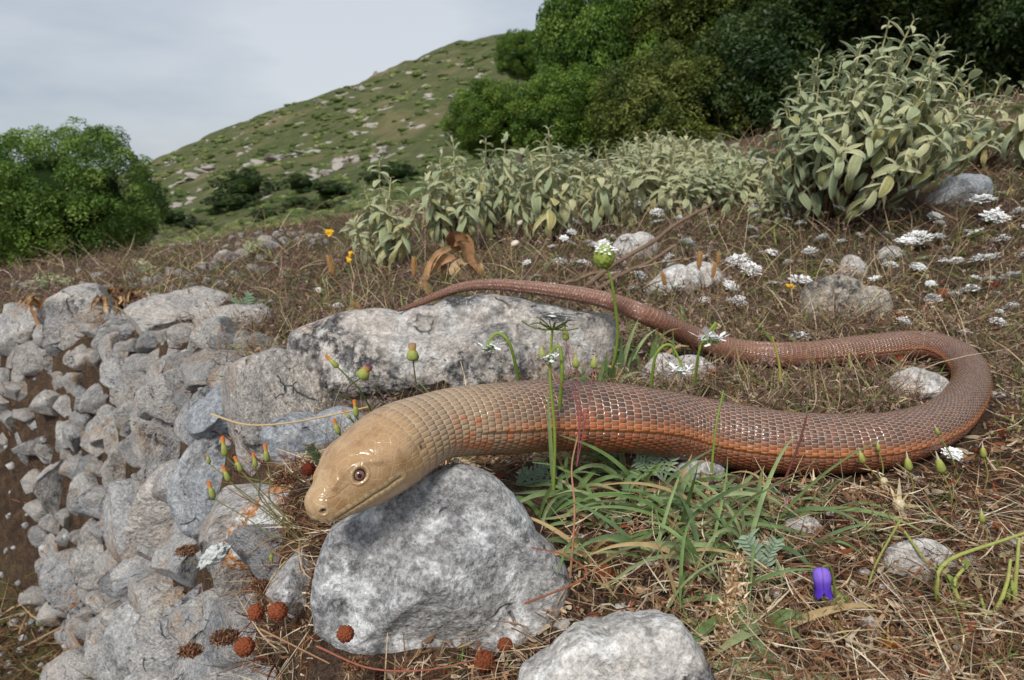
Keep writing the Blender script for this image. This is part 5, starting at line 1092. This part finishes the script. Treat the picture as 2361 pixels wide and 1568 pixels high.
# pale pointed buds right of the body
NB = 'pale pointed buds beyond the straw'
for n, (tu, tv, bu, bv, gu, gv) in enumerate([(1980, 1032, 1990, 1068, 2040, 1130), (2090, 1042, 2096, 1085, 2098, 1160), (2158, 1042, 2172, 1090, 2195, 1180), (2022, 1015, 2026, 1040, 2030, 1120), (2155, 980, 2164, 1002, 2210, 1110), (2265, 1020, 2268, 1055, 2270, 1130), (2262, 1172, 2265, 1205, 2268, 1260)]):
    b = ground(gu, gv); y0 = b[1]; q_, t_ = at(bu, bv, y0), at(tu, tv, y0); e = thing('pointed_bud', b, 'pale green pointed bud on a thin stem beside the outer bend of the lizard', 'flower', NB); hero_stem(e, b, [b, (b + q_) / 2 + np.array([0.002, 0, 0]), q_], 0.0005, 0.0004, lin(148, 150, 86)); bud(e, q_ - b, t_ - q_, np.linalg.norm(t_ - q_), (226, 222, 196), False, 0.19)
# violet bellflower
VIO = vcol_mat('violet_petal', 0.55, 0.3, trans=0.3, var=0.1, scale=500)
b = ground(1905, 1440); y0 = b[1]; e = thing('bellflower', b, 'single violet bellflower nodding over a round green umbel in the straw', 'flower'); tp = at(1893, 1308, y0); L_ = 60 * project(tp)[2] / FPX
hero_stem(e, b, [b, at(1925, 1380, y0 + 0.006), at(1915, 1310, y0 + 0.004), tp], 0.0006, 0.0005, lin(124, 140, 70))
V, F = lathe([(0.03, 0), (0.20, 0.03), (0.31, 0.16), (0.34, 0.4), (0.31, 0.6), (0.28, 0.78), (0.30, 0.92)], 40); lb = np.abs(np.cos(2.5 * np.arange(40) / 40 * 2 * np.pi)); V[-40:, 2] += 0.26 * lb; V[-80:-40, 2] += 0.10 * lb; V[-40:, :2] *= (1.02 + 0.22 * lb)[:, None]; V *= L_; V[:, 2] *= -0.95
a_ = np.arctan2(V[:, 1], V[:, 0]); C = (np.array(lin(158, 122, 232)) + (np.array(lin(88, 52, 186)) - np.array(lin(158, 122, 232))) * sstep(0.25, 0.75, -V[:, 2:3] / L_)) * (1 - 0.45 * np.exp(-((np.abs(np.cos(2.5 * a_)) - 0.0) / 0.16) ** 2))[:, None] + np.array(lin(60, 40, 90)) * 0; M = np.array(Matrix.Rotation(-0.42, 3, 'X')); obj('bell', mesh('bell', V @ M.T, F, VIO, col=C), e, loc=tuple(tp - b))
hp = at(1915, 1385, y0 + 0.012); V, F = ico(4); W = V * np.array([1, 1, 0.75]) * (1 + 0.2 * vnoise(V * 6, 8))[:, None] * 0.0070; C = np.array(lin(160, 170, 104)) * (1 + 0.45 * vnoise(V * 10, 5))[:, None]; b2 = ground(1915, 1430)
e = thing('green_umbel', b2, 'round closed pale green umbel just behind the violet bellflower', 'flower'); obj('bud', mesh('bud', W, F, PLANT, col=np.clip(C, 0, 1)), e, loc=tuple(hp - b2)); hero_stem(e, b2, [b2, hp], 0.0008, 0.0008)

# rust-brown burrs
FB = nrm(np.array([[math.cos(k * 2.39996) * math.sqrt(1 - (1 - 2 * (k + 0.5) / 80) ** 2), math.sin(k * 2.39996) * math.sqrt(1 - (1 - 2 * (k + 0.5) / 80) ** 2), 1 - 2 * (k + 0.5) / 80] for k in range(80)]))
V, F = ico(4); dt = np.sort(V @ FB.T, 1); ed = dt[:, -1] - dt[:, -2]; lump = np.clip(ed / 0.035, 0, 1) ** 0.7
BV = V * (0.70 + 0.30 * lump + 0.10 * vnoise(V * 3))[:, None]; BC = np.array(lin(142, 78, 52)) * (0.42 + 0.55 * lump + 0.2 * vnoise(V * 8, 2))[:, None]; BURR = mesh('burr', BV, F, RUST, col=np.clip(BC, 0, 1)); BURRM = mesh('burr', BV, F, vcol_mat('dark_burr', 0.9, 0.1, var=0.4, scale=900), col=np.clip(BC * np.array([0.55, 0.42, 0.45]), 0, 1))
def burr(u, v, w, label, group=None, y=None, me=None):
    P = ground(u, v) if y is None else at(u, v, y); r = w * 0.86 * project(P)[2] / FPX / 2; P = P + np.array([0, -r * 0.5, r * 0.55]) if y is None else P
    tag(obj('burr', me or BURR, loc=tuple(P), rot=(random.uniform(0, 3), random.uniform(0, 3), 0), scale=(r, r, r * 0.92)), label, 'seed burr', group)
BL = 'burrs by the head rock'
for (u, v, w, y, lab) in [(590, 1412, 46, 0.296, 'rust-brown burr, upper of the touching pair on the grey rocks'), (641, 1410, 54, 0.294, 'largest rust-brown burr, touching the pair beside the pitted rock'), (565, 1492, 54, 0.285, 'rust-brown burr lying lowest of the three on the grey rocks'), (797, 1462, 48, 0.258, 'single rust-brown burr at the lower flank of the head rock'), (712, 1082, 38, 0.33, 'dark rust burr behind the snout of the lizard')]:
    burr(u, v, w, lab, None, y, BURRM if u == 712 else None)
for (u, v, w, lab) in [(1165, 1490, 42, 'rust burr in the straw between head rock and pale flat rock'), (1118, 1528, 58, 'broad crumbling rust burr at the foot of the head rock'), (1395, 1330, 56, 'flat rust burr in the straw by the right flank of the head rock'), (1640, 872, 34, 'rust burr touching the small rounded grey stone'), (1755, 925, 30, 'rust burr behind the back of the lizard near a green stem')]:
    burr(u, v, w, lab)
for (u, v, w) in [(1625, 900, 28), (1682, 902, 26), (1950, 728, 34), (2030, 750, 32), (2068, 745, 40), (2122, 722, 30), (2300, 1005, 36), (2168, 690, 38), (2262, 1045, 28), (2285, 668, 30), (2005, 845, 26), (2070, 840, 34), (2112, 878, 32), (2190, 1120, 26), (2330, 960, 28)]:
    burr(u, v, w, 'small dark rust burr lying in the dry herbs around the bend of the lizard', 'burrs round the loop', None, BURRM if (u + v) % 2 else BURR)
# spiny orange-brown thistle heads and pale dry stars
def spiky(name, label, u, v, w, n, cols, seed, flat=0.3, wid=0.12, group=None, lift=0.4, y=None):
    g = np.random.default_rng(seed); P = ground(u, v) if y is None else at(u, v, y); k = w * project(P)[2] / FPX / 2; e = thing(name, P, label, 'seed head', group); c = np.array([0, 0, k * lift]); rt = np.tile(c, (n, 1)); d = g.normal(size=(n, 3)) * np.array([1, 1, flat]) + np.array([0, -0.5, 0.4]) * (0.3 if n > 12 else 0.8)
    V, F, C = ribbons(rt, d, np.full(n, k) * g.uniform(0.7, 1.2, n), np.full(n, k * wid), g.normal(size=(n, 3)) * 0.12, 4, pal(cols, n, g, 0.2), tip=0.05, seed=seed); obj('spines', mesh('spines', V, F, STRAW, col=C), e)
    V, F = ico(2); obj('core', mesh('core', V * k * 0.22 * np.array([1, 1, 1.2]) + c, F, RUST, col=np.tile(np.array(lin(*cols[0])) * 0.8, (len(V), 1))), e)
    hero_stem(e, P, [P, P + c], k * 0.05, k * 0.05, lin(150, 124, 84))
spiky('thistle_head', 'spiny orange-brown thistle head beside the violet bellflower', 1850, 1400, 80, 70, [(170, 104, 46), (186, 140, 84), (150, 90, 44)], 1, 1.0, 0.10)
spiky('thistle_head', 'spiny orange and straw thistle head in the near straw', 2045, 1510, 100, 80, [(176, 110, 44), (196, 164, 88), (150, 90, 44)], 2, 1.0, 0.10)
spiky('thistle_head', 'small thistle head with pink tip beyond the grass tufts', 1815, 1190, 70, 50, [(190, 170, 96), (180, 112, 56), (206, 160, 178)], 3, 1.0, 0.12)
spiky('thistle_head', 'small reddish thistle head on the dusty flush stone', 2090, 1215, 60, 60, [(128, 72, 46), (150, 100, 66)], 4, 0.9, 0.10)
for (u, v, w, lab) in [(2035, 1130, 84, 'pale dry star-shaped seed head standing among pointed buds'), (1875, 1125, 70, 'tan dry star-shaped seed head at the belly of the lizard'), (2068, 1195, 130, 'large pale star-shaped dry calyx above the dusty flush stone')]:
    spiky('dry_star', lab, u, v, w, 9, [(222, 206, 170), (206, 184, 140)], int(u), 0.5, 0.16, None, 0.5)

# ---------------------------------------------------------------- dead leaves, branch, grass heads
DEADL = vcol_mat('dead_leaf', 0.8, 0.2, trans=0.1, var=0.3, scale=90)
def dead_clump(label, bu, bv, leaves, cols, seed, y=None):
    g = np.random.default_rng(seed); b = ground(bu, bv) if y is None else at(bu, bv, y); e = thing('dead_leaf_clump', b, label, 'dead leaves'); dep = project(b)[2]
    for (pts, w) in leaves:
        P = smoothpath([at(u, v, b[1] + o) - b for u, v, o in pts], 16); t = np.linspace(0, 1, 16); T_ = nrm(np.gradient(P, axis=0)); ang = g.uniform(-0.5, 0.5) + np.linspace(0, g.uniform(-2.0, 2.0), 16); s1 = nrm(np.cross(T_, np.array([0, -1, 0.25]))); s2 = np.cross(s1, T_)
        S_ = s1 * np.cos(ang)[:, None] + s2 * np.sin(ang)[:, None]; N_ = np.cross(S_, T_); ww = w * dep / FPX * (0.35 + 0.65 * np.sin(np.pi * np.clip(t * 0.9 + 0.08, 0, 1))) / 2
        V = np.stack([P - S_ * ww[:, None], P - S_ * ww[:, None] * 0.4 - N_ * ww[:, None] * 0.5, P + S_ * ww[:, None] * 0.4 - N_ * ww[:, None] * 0.35, P + S_ * ww[:, None]], 1); V = V + fbm(V * 90, 3, seed)[..., None] * 0.003 * dep
        i, j = np.meshgrid(np.arange(15), np.arange(3), indexing='ij'); F = np.stack([i * 4 + j, i * 4 + j + 1, (i + 1) * 4 + j + 1, (i + 1) * 4 + j], -1).reshape(-1, 4)
        c = np.array(lin(*cols[g.integers(len(cols))])); C = np.tile(c, (64, 1)) * (1 + 0.3 * vnoise(V.reshape(-1, 3) * 60))[:, None]; obj('dead_leaf', mesh('dead_leaf', V.reshape(-1, 3), F, DEADL, col=np.clip(C, 0, 1)), e)
dead_clump('curled golden-brown dead leaf clump behind the lizard tail', 1060, 640, [([(1045, 560, 0), (1075, 552, -.02), (1085, 600, -.03), (1125, 640, -.05), (1160, 665, -.05)], 34), ([(1070, 600, 0), (1050, 620, -.03), (1075, 650, -.04), (1100, 668, -.05)], 40), ([(1040, 570, 0), (1005, 590, -.02), (980, 640, -.03), (950, 690, -.04)], 18),
    ([(1050, 590, 0), (1010, 605, -.02), (990, 650, -.03)], 24), ([(1060, 580, .02), (1040, 555, 0), (1055, 545, -.02), (1080, 550, -.02)], 26), ([(1030, 585, .01), (1020, 630, -.02), (1030, 665, -.03)], 22), ([(1080, 570, .02), (1100, 610, 0), (1110, 650, -.02)], 26), ([(1000, 600, 0), (965, 660, -.02), (940, 720, -.03)], 12)], [(164, 128, 92), (146, 108, 74), (186, 156, 118), (128, 92, 64)], 5)
g_ = np.random.default_rng(8)
for (bu, bv, n, h, lab, sd) in [(130, 745, 22, 75, 'big tangle of orange-brown dry leaves above the terrace wall', 3), (245, 740, 14, 60, 'smaller straw tangle with a yellow leaf above the terrace wall', 4), (270, 705, 12, 40, 'short dry tuft behind the straw tangles', 5)]:
    lv = []
    for q in range(n):
        u0 = bu + g_.uniform(-45, 45); a = g_.uniform(-1, 1); lv.append(([(u0, bv + 5, 0), (u0 + a * 20, bv - h * g_.uniform(0.3, 0.6), 0.02), (u0 + a * 50, bv - h * g_.uniform(0.6, 1.0), 0.0), (u0 + a * 70, bv - h * g_.uniform(0.2, 0.7), -0.03)], g_.uniform(7, 14)))
    dead_clump(lab, bu, bv, lv, [(178, 142, 98), (156, 114, 74), (200, 170, 128), (140, 104, 70)], sd)
gw = G('dead_wood'); vw = gw.coords(); DEADW = gw.done(gw.mix(gw.noise(vw, 60, 5, 0.7), lin(92, 72, 58), lin(146, 124, 104)), 0.95, 0.1, gw.bump(gw.noise(vw, 150, 4), 0.002))
b = ground(1340, 690); e = thing('dead_branch', b, 'forked grey-brown dead branch lying on the slope behind the tail', 'branch'); y0 = b[1]
for nm, pts, r0, r1 in [('branch', [(1320, 690, 0), (1400, 620, 0.03), (1500, 560, 0.06), (1570, 510, 0.09), (1645, 468, 0.12)], 12, 7), ('twig', [(1340, 695, 0), (1420, 640, 0.02), (1490, 610, 0.04), (1560, 562, 0.06)], 11, 7), ('twig', [(1480, 618, 0.04), (1530, 655, 0.04), (1590, 650, 0.05)], 9, 8), ('twig', [(1400, 622, 0.03), (1340, 640, 0.03), (1290, 655, 0.02)], 9, 6), ('twig', [(1430, 628, 0.03), (1360, 655, 0.02), (1290, 690, 0.0)], 8, 5), ('twig', [(1560, 560, 0.06), (1555, 600, 0.05), (1570, 630, 0.05)], 6, 5)]:
    P = smoothpath([at(u, v, y0 + o) - b for u, v, o in pts], 22); P = P + fbm(P * 60, 3, 4)[:, None] * 0.004; k = project(b)[2] / FPX; V, F = tube(P, np.linspace(r0, r1, 22) * k / 2 * 1.1, 8); obj(nm, mesh(nm, V, F, DEADW), e)
for (pts, r, lab) in [([(1200, 650, .70), (1230, 612, .74), (1240, 590, .76)], 5, 'short grey stick poking up behind the lizard tail'), ([(2130, 470, 1.15), (2170, 490, 1.10), (2210, 510, 1.05)], 7, 'straight tan stick lying below the tilted slab')]:
    P = [at(*p) for p in pts]; b = np.array(P[0]); V, F = tube(smoothpath([p - b for p in P], 10), r * project(b)[2] / FPX / 2, 7); tag(obj('stick', mesh('stick', V, F, DEADW), loc=b), lab, 'stick')
# fluffy tan grass heads
def fluff(seed):
    g = np.random.default_rng(seed); n = 260; z = g.uniform(-1, 1, n); a = g.uniform(0, 6.28, n); r = 0.30 * np.sqrt(1 - z ** 2 * 0.9); P = np.stack([r * np.cos(a), r * np.sin(a), z], -1) * 0.8; d = np.stack([np.cos(a), np.sin(a), 1.2 + 0 * a], -1)
    V, F, C = ribbons(P, d, np.full(n, 0.26), np.full(n, 0.035), g.normal(size=(n, 3)) * 0.1, 2, pal([(206, 168, 112), (190, 146, 92), (222, 190, 140)], n, g, 0.2), seed=seed)
    Vc, Fc = lathe([(0.02, -0.95), (0.22, -0.7), (0.28, -0.2), (0.26, 0.3), (0.14, 0.75), (0.01, 0.95)], 10); return join([(V, F, C), (Vc, Fc, np.array(lin(176, 132, 84)))])
FLF = mesh('spike', *[(lambda r: (r[0], r[1], STRAW, False, r[2]))(fluff(1))][0])
FG = 'fluffy tan grass heads'
for (u, v, w, h, gu, gv, lean) in [(763, 612, 24, 50, 800, 715, -0.25), (955, 616, 22, 52, 965, 700, 0.0), (985, 668, 22, 38, 1000, 705, -0.3), (1613, 600, 22, 44, 1620, 690, 0.05), (1646, 624, 18, 40, 1650, 700, 0.1), (1530, 642, 18, 38, 1548, 700, -0.3), (1656, 596, 14, 30, 1660, 690, 0.0), (822, 705, 18, 34, 850, 740, -0.9)]:
    b = ground(gu, gv); hp = at(u, v, b[1]); k = project(b)[2] / FPX; e = thing('fluffy_grass', b, 'fluffy tan grass head on a fine dry stem behind the boulder and tail', 'grass', FG); hero_stem(e, b, [b, (b + hp) / 2 + np.array([0.004, 0, 0]), hp - np.array([-lean * h * 0.4 * k, 0, h * 0.45 * k])], 0.0006, 0.0005, lin(176, 146, 98)); obj('spike', FLF, e, loc=tuple(hp - b), rot=(0, lean, 0), scale=(w * k * 0.9, w * k * 0.9, h * k / 2))
# dried grass spike lying on the flat rock, loose stalks
for (pts, r, c, lab) in [([(488, 955, .50), (560, 978, .47), (640, 978, .44), (740, 962, .42), (850, 938, .41)], 5, (206, 178, 134), 'long dry grass stalk lying across the flat blue-grey rock'), ([(1315, 1330, .285), (1325, 1180, .29), (1318, 1080, .31), (1332, 1005, .325)], 6, (176, 126, 96), 'reddish dry grass stalk upright before the belly of the lizard'),
      ([(1210, 1392, .255), (1350, 1330, .25), (1300, 1280, .262), (1225, 1262, .27)], 5, (150, 90, 60), 'looping rust-brown stem against the head rock'), ([(1590, 1230, .30), (1760, 1130, .315), (1890, 1060, .325)], 5, (110, 92, 66), 'dark straight stem rising from the grass toward the belly'), ([(1800, 1130, .335), (1840, 1030, .345), (1860, 960, .355)], 7, (104, 58, 50), 'dark red branched dry stem against the body'),
      ([(1640, 1090, .34), (1650, 990, .34), (1668, 900, .345)], 6, (132, 158, 70), 'single upright green stem crossing the middle of the body'), ([(1800, 880, .42), (1795, 830, .42), (1780, 775, .42)], 7, (170, 160, 80), 'yellow-green stalk inside the loop of the lizard'), ([(2075, 1200, .29), (2020, 1300, .27), (1990, 1390, .25)], 6, (156, 158, 84), 'slender yellow-green stem running from the large star calyx'),
      ([(2085, 1225, .285), (2150, 1310, .27), (2240, 1360, .26)], 6, (150, 160, 78), 'slender green stem running from the reddish thistle to the twisted stems'), ([(1920, 1430, .235), (1990, 1500, .225), (2100, 1560, .22), (2170, 1560, .22)], 9, (150, 130, 72), 'thick olive-brown stem trailing through the near straw'), ([(1700, 1520, .22), (1800, 1580, .215), (1880, 1565, .212), (1980, 1575, .21)], 5, (150, 70, 60), 'thin red runner stem in the near straw'),
      ([(730, 1490, .262), (850, 1540, .25), (980, 1545, .246), (1100, 1520, .245)], 5, (160, 96, 76), 'thin reddish stem along the foot of the head rock'), ([(600, 1450, .29), (680, 1490, .28), (760, 1530, .265)], 5, (170, 130, 96), 'pale dry stem under the three burrs')]:
    P = [at(*p) for p in pts]; b = np.array(P[0]); Vs, Fs = tube(smoothpath([p - b for p in P], 20), np.linspace(r, r * 0.6, 20) * project(b)[2] / FPX / 2, 7); tag(obj('stalk', mesh('stalk', Vs, Fs, PLANT, col=np.tile(np.array(lin(*c)), (len(Vs), 1))), loc=b), lab, 'stalk')
# twisted yellow-green stems near the corner
b = ground(2230, 1420); e = thing('twisted_weed', b, 'sprawling yellow-green weed with twisted stems and small leaves in the near straw', 'weed'); y0 = b[1]
for pts in [[(2230, 1420, 0), (2170, 1400, 0), (2160, 1340, -.004), (2190, 1290, 0), (2300, 1250, .01), (2390, 1220, .015)], [(2230, 1420, 0), (2290, 1410, -.003), (2320, 1350, 0), (2330, 1290, .005)], [(2170, 1450, -.004), (2220, 1450, -.006), (2270, 1430, -.005), (2260, 1370, 0)], [(2350, 1470, -.003), (2340, 1380, .002), (2345, 1300, .005), (2350, 1240, .01)], [(2230, 1420, 0), (2200, 1350, .004), (2230, 1300, .008)]]:
    hero_stem(e, b, [at(u, v, y0 + o) for u, v, o in pts], 0.0011, 0.0006, lin(168, 172, 94))
g = np.random.default_rng(15)
for q in range(22):
    u, v = g.uniform(2130, 2340), g.uniform(1270, 1450); P = at(u, v, y0 + g.uniform(-0.004, 0.01)) - b; o = nrm(g.normal(size=3) + np.array([0, -0.4, 0.5])) * g.uniform(0.003, 0.006); Vb, Fb, Cb = blade([P, P + o * 0.5 + np.array([0, 0, 0.001]), P + o], 0.003, lin(150, 166, 84) if q % 3 else lin(176, 160, 120), K=5); obj('leaf', mesh('leaf', Vb, Fb, GRASS, col=Cb), e)
# silvery cut leaves
def cut_leaf(label, bu, bv, tips, seed, y=None, col=(150, 168, 142), dark=False):
    b = ground(bu, bv) if y is None else at(bu, bv, y); e = thing('cut_leaf_herb', b, label, 'herb'); g = np.random.default_rng(seed)
    for (u, v) in tips:
        P = smoothpath([np.zeros(3), (at(u, v, b[1] - 0.004) - b) * 0.5 + np.array([0, 0, 0.002]), at(u, v, b[1] - 0.004) - b], 9); parts = [blade(P[[0, 4, 8]], 0.0016, lin(*col), K=6)]; L_ = np.linalg.norm(P[-1])
        for k in range(2, 9):
            T_ = nrm(P[k] - P[k - 1]); sd = nrm(np.cross(T_, np.array([0, -1, 0.3])))
            for sg in (-1, 1):
                o = nrm(sd * sg + T_ * 0.7) * L_ * g.uniform(0.2, 0.38) * math.sin(0.35 + k / 9 * 2.4); parts.append(blade([P[k], P[k] + o * 0.5 + np.array([0, 0, 0.0004]), P[k] + o + g.normal(size=3) * L_ * 0.03], L_ * 0.075, np.array(lin(*col)) * g.uniform(0.85, 1.1), K=6))
        V, F, C = join(parts); obj('leaf', mesh('leaf', V, F, PLANT, col=C), e)
cut_leaf('silvery cut-edged leaf sprig against the belly of the lizard', 1530, 1110, [(1500, 1035), (1565, 1025), (1470, 1060)], 1)
cut_leaf('silvery feathery leaf sprig amid the grass tufts by the bellflower', 1755, 1330, [(1720, 1240), (1790, 1250), (1750, 1290), (1840, 1330)], 2)
cut_leaf('grey-green lobed leaf under the lizard throat beside the head rock', 1190, 1120, [(1260, 1075), (1215, 1085), (1300, 1110)], 3)
cut_leaf('small olive fern-like sprig behind the lizard snout', 735, 1080, [(715, 1030), (730, 1045)], 5, 0.36, (92, 100, 70))
cut_leaf('blue-green feathery herb patch above the terrace wall', 560, 740, [(540, 690), (575, 680), (600, 700), (520, 715), (620, 720), (560, 700)], 6, None, (128, 150, 122))
# red stonecrop cushions among the rocks
SUC = vcol_mat('red_stonecrop', 0.6, 0.3, var=0.3, scale=800)
for (u, v, y, w, lab) in [(660, 1105, 0.36, 70, 'dark red stonecrop cushion behind the orange-crusted rock'), (432, 1270, 0.43, 60, 'rusty stonecrop cushion between the wall boulders'), (520, 1470, 0.30, 80, 'red-leaved stonecrop below the three burrs'), (600, 1350, 0.325, 50, 'small red stonecrop sprig on the little grey rock'), (820, 1535, 0.256, 70, 'brown-red stonecrop at the foot of the head rock'), (440, 1500, 0.31, 60, 'dull red stonecrop at the end of the orange-rimmed slab')]:
    g = np.random.default_rng(int(u)); P = at(u, v, y); k = w * y / FPX / 2; n = 900; q = nrm(g.normal(size=(n, 3))) * np.array([1, 0.8, 0.28]) * (g.uniform(0.2, 1, (n, 1)) ** 0.5) * k
    V, F, C = ribbons(q, g.normal(size=(n, 3)) + np.array([0, -0.2, 0.5]), g.uniform(0.0010, 0.0024, n), np.full(n, 0.0009), g.normal(size=(n, 3)) * 0.2, 2, pal([(116, 66, 54), (140, 92, 68), (100, 62, 50), (150, 122, 90), (116, 106, 70)], n, g), seed=3); e = tag(obj('stonecrop', mesh('stonecrop', V, F, SUC, col=C), loc=P), lab, 'stonecrop')
# white crusty lichen lobe, snail shells, yellow flowers
V, F = ico(4); W = V * np.array([0.010, 0.006, 0.0045]) * (1 + 0.55 * fbm(V * 4, 4, 6))[:, None]; gl = G('white_lichen'); LICH = gl.done(gl.mix(gl.noise(gl.coords(), 900, 4), (0.5, 0.52, 0.48), (0.8, 0.81, 0.78)), 0.95, 0.1, gl.bump(gl.noise(gl.coords(), 700, 5), 0.002))
tag(obj('lichen', mesh('lichen', W, F, LICH), loc=at(495, 1280, 0.345), rot=(0, -0.6, 0)), 'white crinkled lichen lobe at the edge of the orange-crusted rock', 'lichen')
def shell_mesh():
    K, n = 90, 10; t = np.linspace(0, 1, K); a = t * 2 * np.pi * 3.2; R_ = 0.75 * np.exp(-1.7 * (1 - t)); P = np.stack([R_ * np.cos(a), R_ * np.sin(a), (1 - t) * 0.75 - 0.2], -1); return tube(P, 0.62 * np.exp(-1.55 * (1 - t)), n)
gsn = G('snail_shell'); SHM = gsn.done(gsn.mix(gsn.noise(gsn.coords(), 5, 3), lin(206, 192, 168), lin(226, 216, 198)), 0.5, 0.3); SHELL = mesh('snail_shell', *shell_mesh(), SHM)
for (u, v, w, lab) in [(1186, 560, 22, 'round cream snail shell on a dry stem behind the tail'), (1199, 513, 18, 'smaller cream snail shell higher up beside the sage shrubs')]:
    b = ground(u, v + 45); P = at(u, v, b[1]); k = w * project(P)[2] / FPX / 2.4; tag(obj('snail_shell', SHELL, loc=P, scale=(k, k, k), rot=(0.6, 0.3, u)), lab, 'snail shell')
    Vs, Fs = tube(smoothpath([np.zeros(3), (P - b) * 0.5 + np.array([0.006, 0, 0]), (P - b) * 1.05], 8), 0.0012, 5); tag(obj('dry_stalk', mesh('dry_stalk', Vs, Fs, PLANT, col=np.tile(np.array(BROWNSTEM), (len(Vs), 1))), loc=b), 'thin dry stem holding the ' + lab.split(' on ')[0].split(' higher')[0], 'stalk')
for (u, v, w, lab) in [(758, 535, 22, 'yellow flower farthest up the terrace in the dry grass'), (808, 583, 18, 'yellow flower in dry grass just below another by the sage row'), (805, 600, 16, 'lowest yellow flower near the fluffy tan grass head'), (1823, 660, 22, 'orange-yellow flower in front of the blocky beige stone')]:
    b = ground(u, v + 40); hp = at(u, v, b[1]); r = w * project(b)[2] / FPX / 2; e = thing('yellow_flower', b, lab, 'flower'); hero_stem(e, b, [b, (b + hp) / 2, hp], 0.0008, 0.0006); V, F, C = join(petals_disc(np.random.default_rng(u), 3, r * 0.4, r * 0.7, petals=7, col=lin(232, 176, 30))); obj('flower_head', mesh('flower_head', V, F, WHITE, smooth=False, col=C), e, loc=tuple(hp - b), rot=(0.6, 0, 0))

# crumbling pale chaff stem in the near straw
P = smoothpath([at(1700, 1290, 0.262), at(1690, 1380, 0.247), at(1665, 1450, 0.236), at(1710, 1520, 0.224), at(1760, 1580, 0.216)], 60); b = P[0]; g = np.random.default_rng(4); n = 900; ix = g.integers(60, size=n)
V, F, C = ribbons(P[ix] - b + g.normal(size=(n, 3)) * 0.0022, g.normal(size=(n, 3)), g.uniform(0.0012, 0.0034, n), g.uniform(0.0008, 0.0018, n), g.normal(size=(n, 3)) * 0.4, 2, pal([(212, 184, 146), (188, 156, 116), (228, 208, 178), (150, 116, 82)], n, g), seed=4)
e = thing('chaff_stem', b, 'crumbling pale chaff-covered dry stem lying beside the broad-bladed grass', 'dry stem'); obj('chaff', mesh('chaff', V, F, STRAW, col=C), e); obj('stem', stem_mesh('stem', P[::6] - b, 0.0012, 0.0009, lin(170, 136, 96), 30), e)
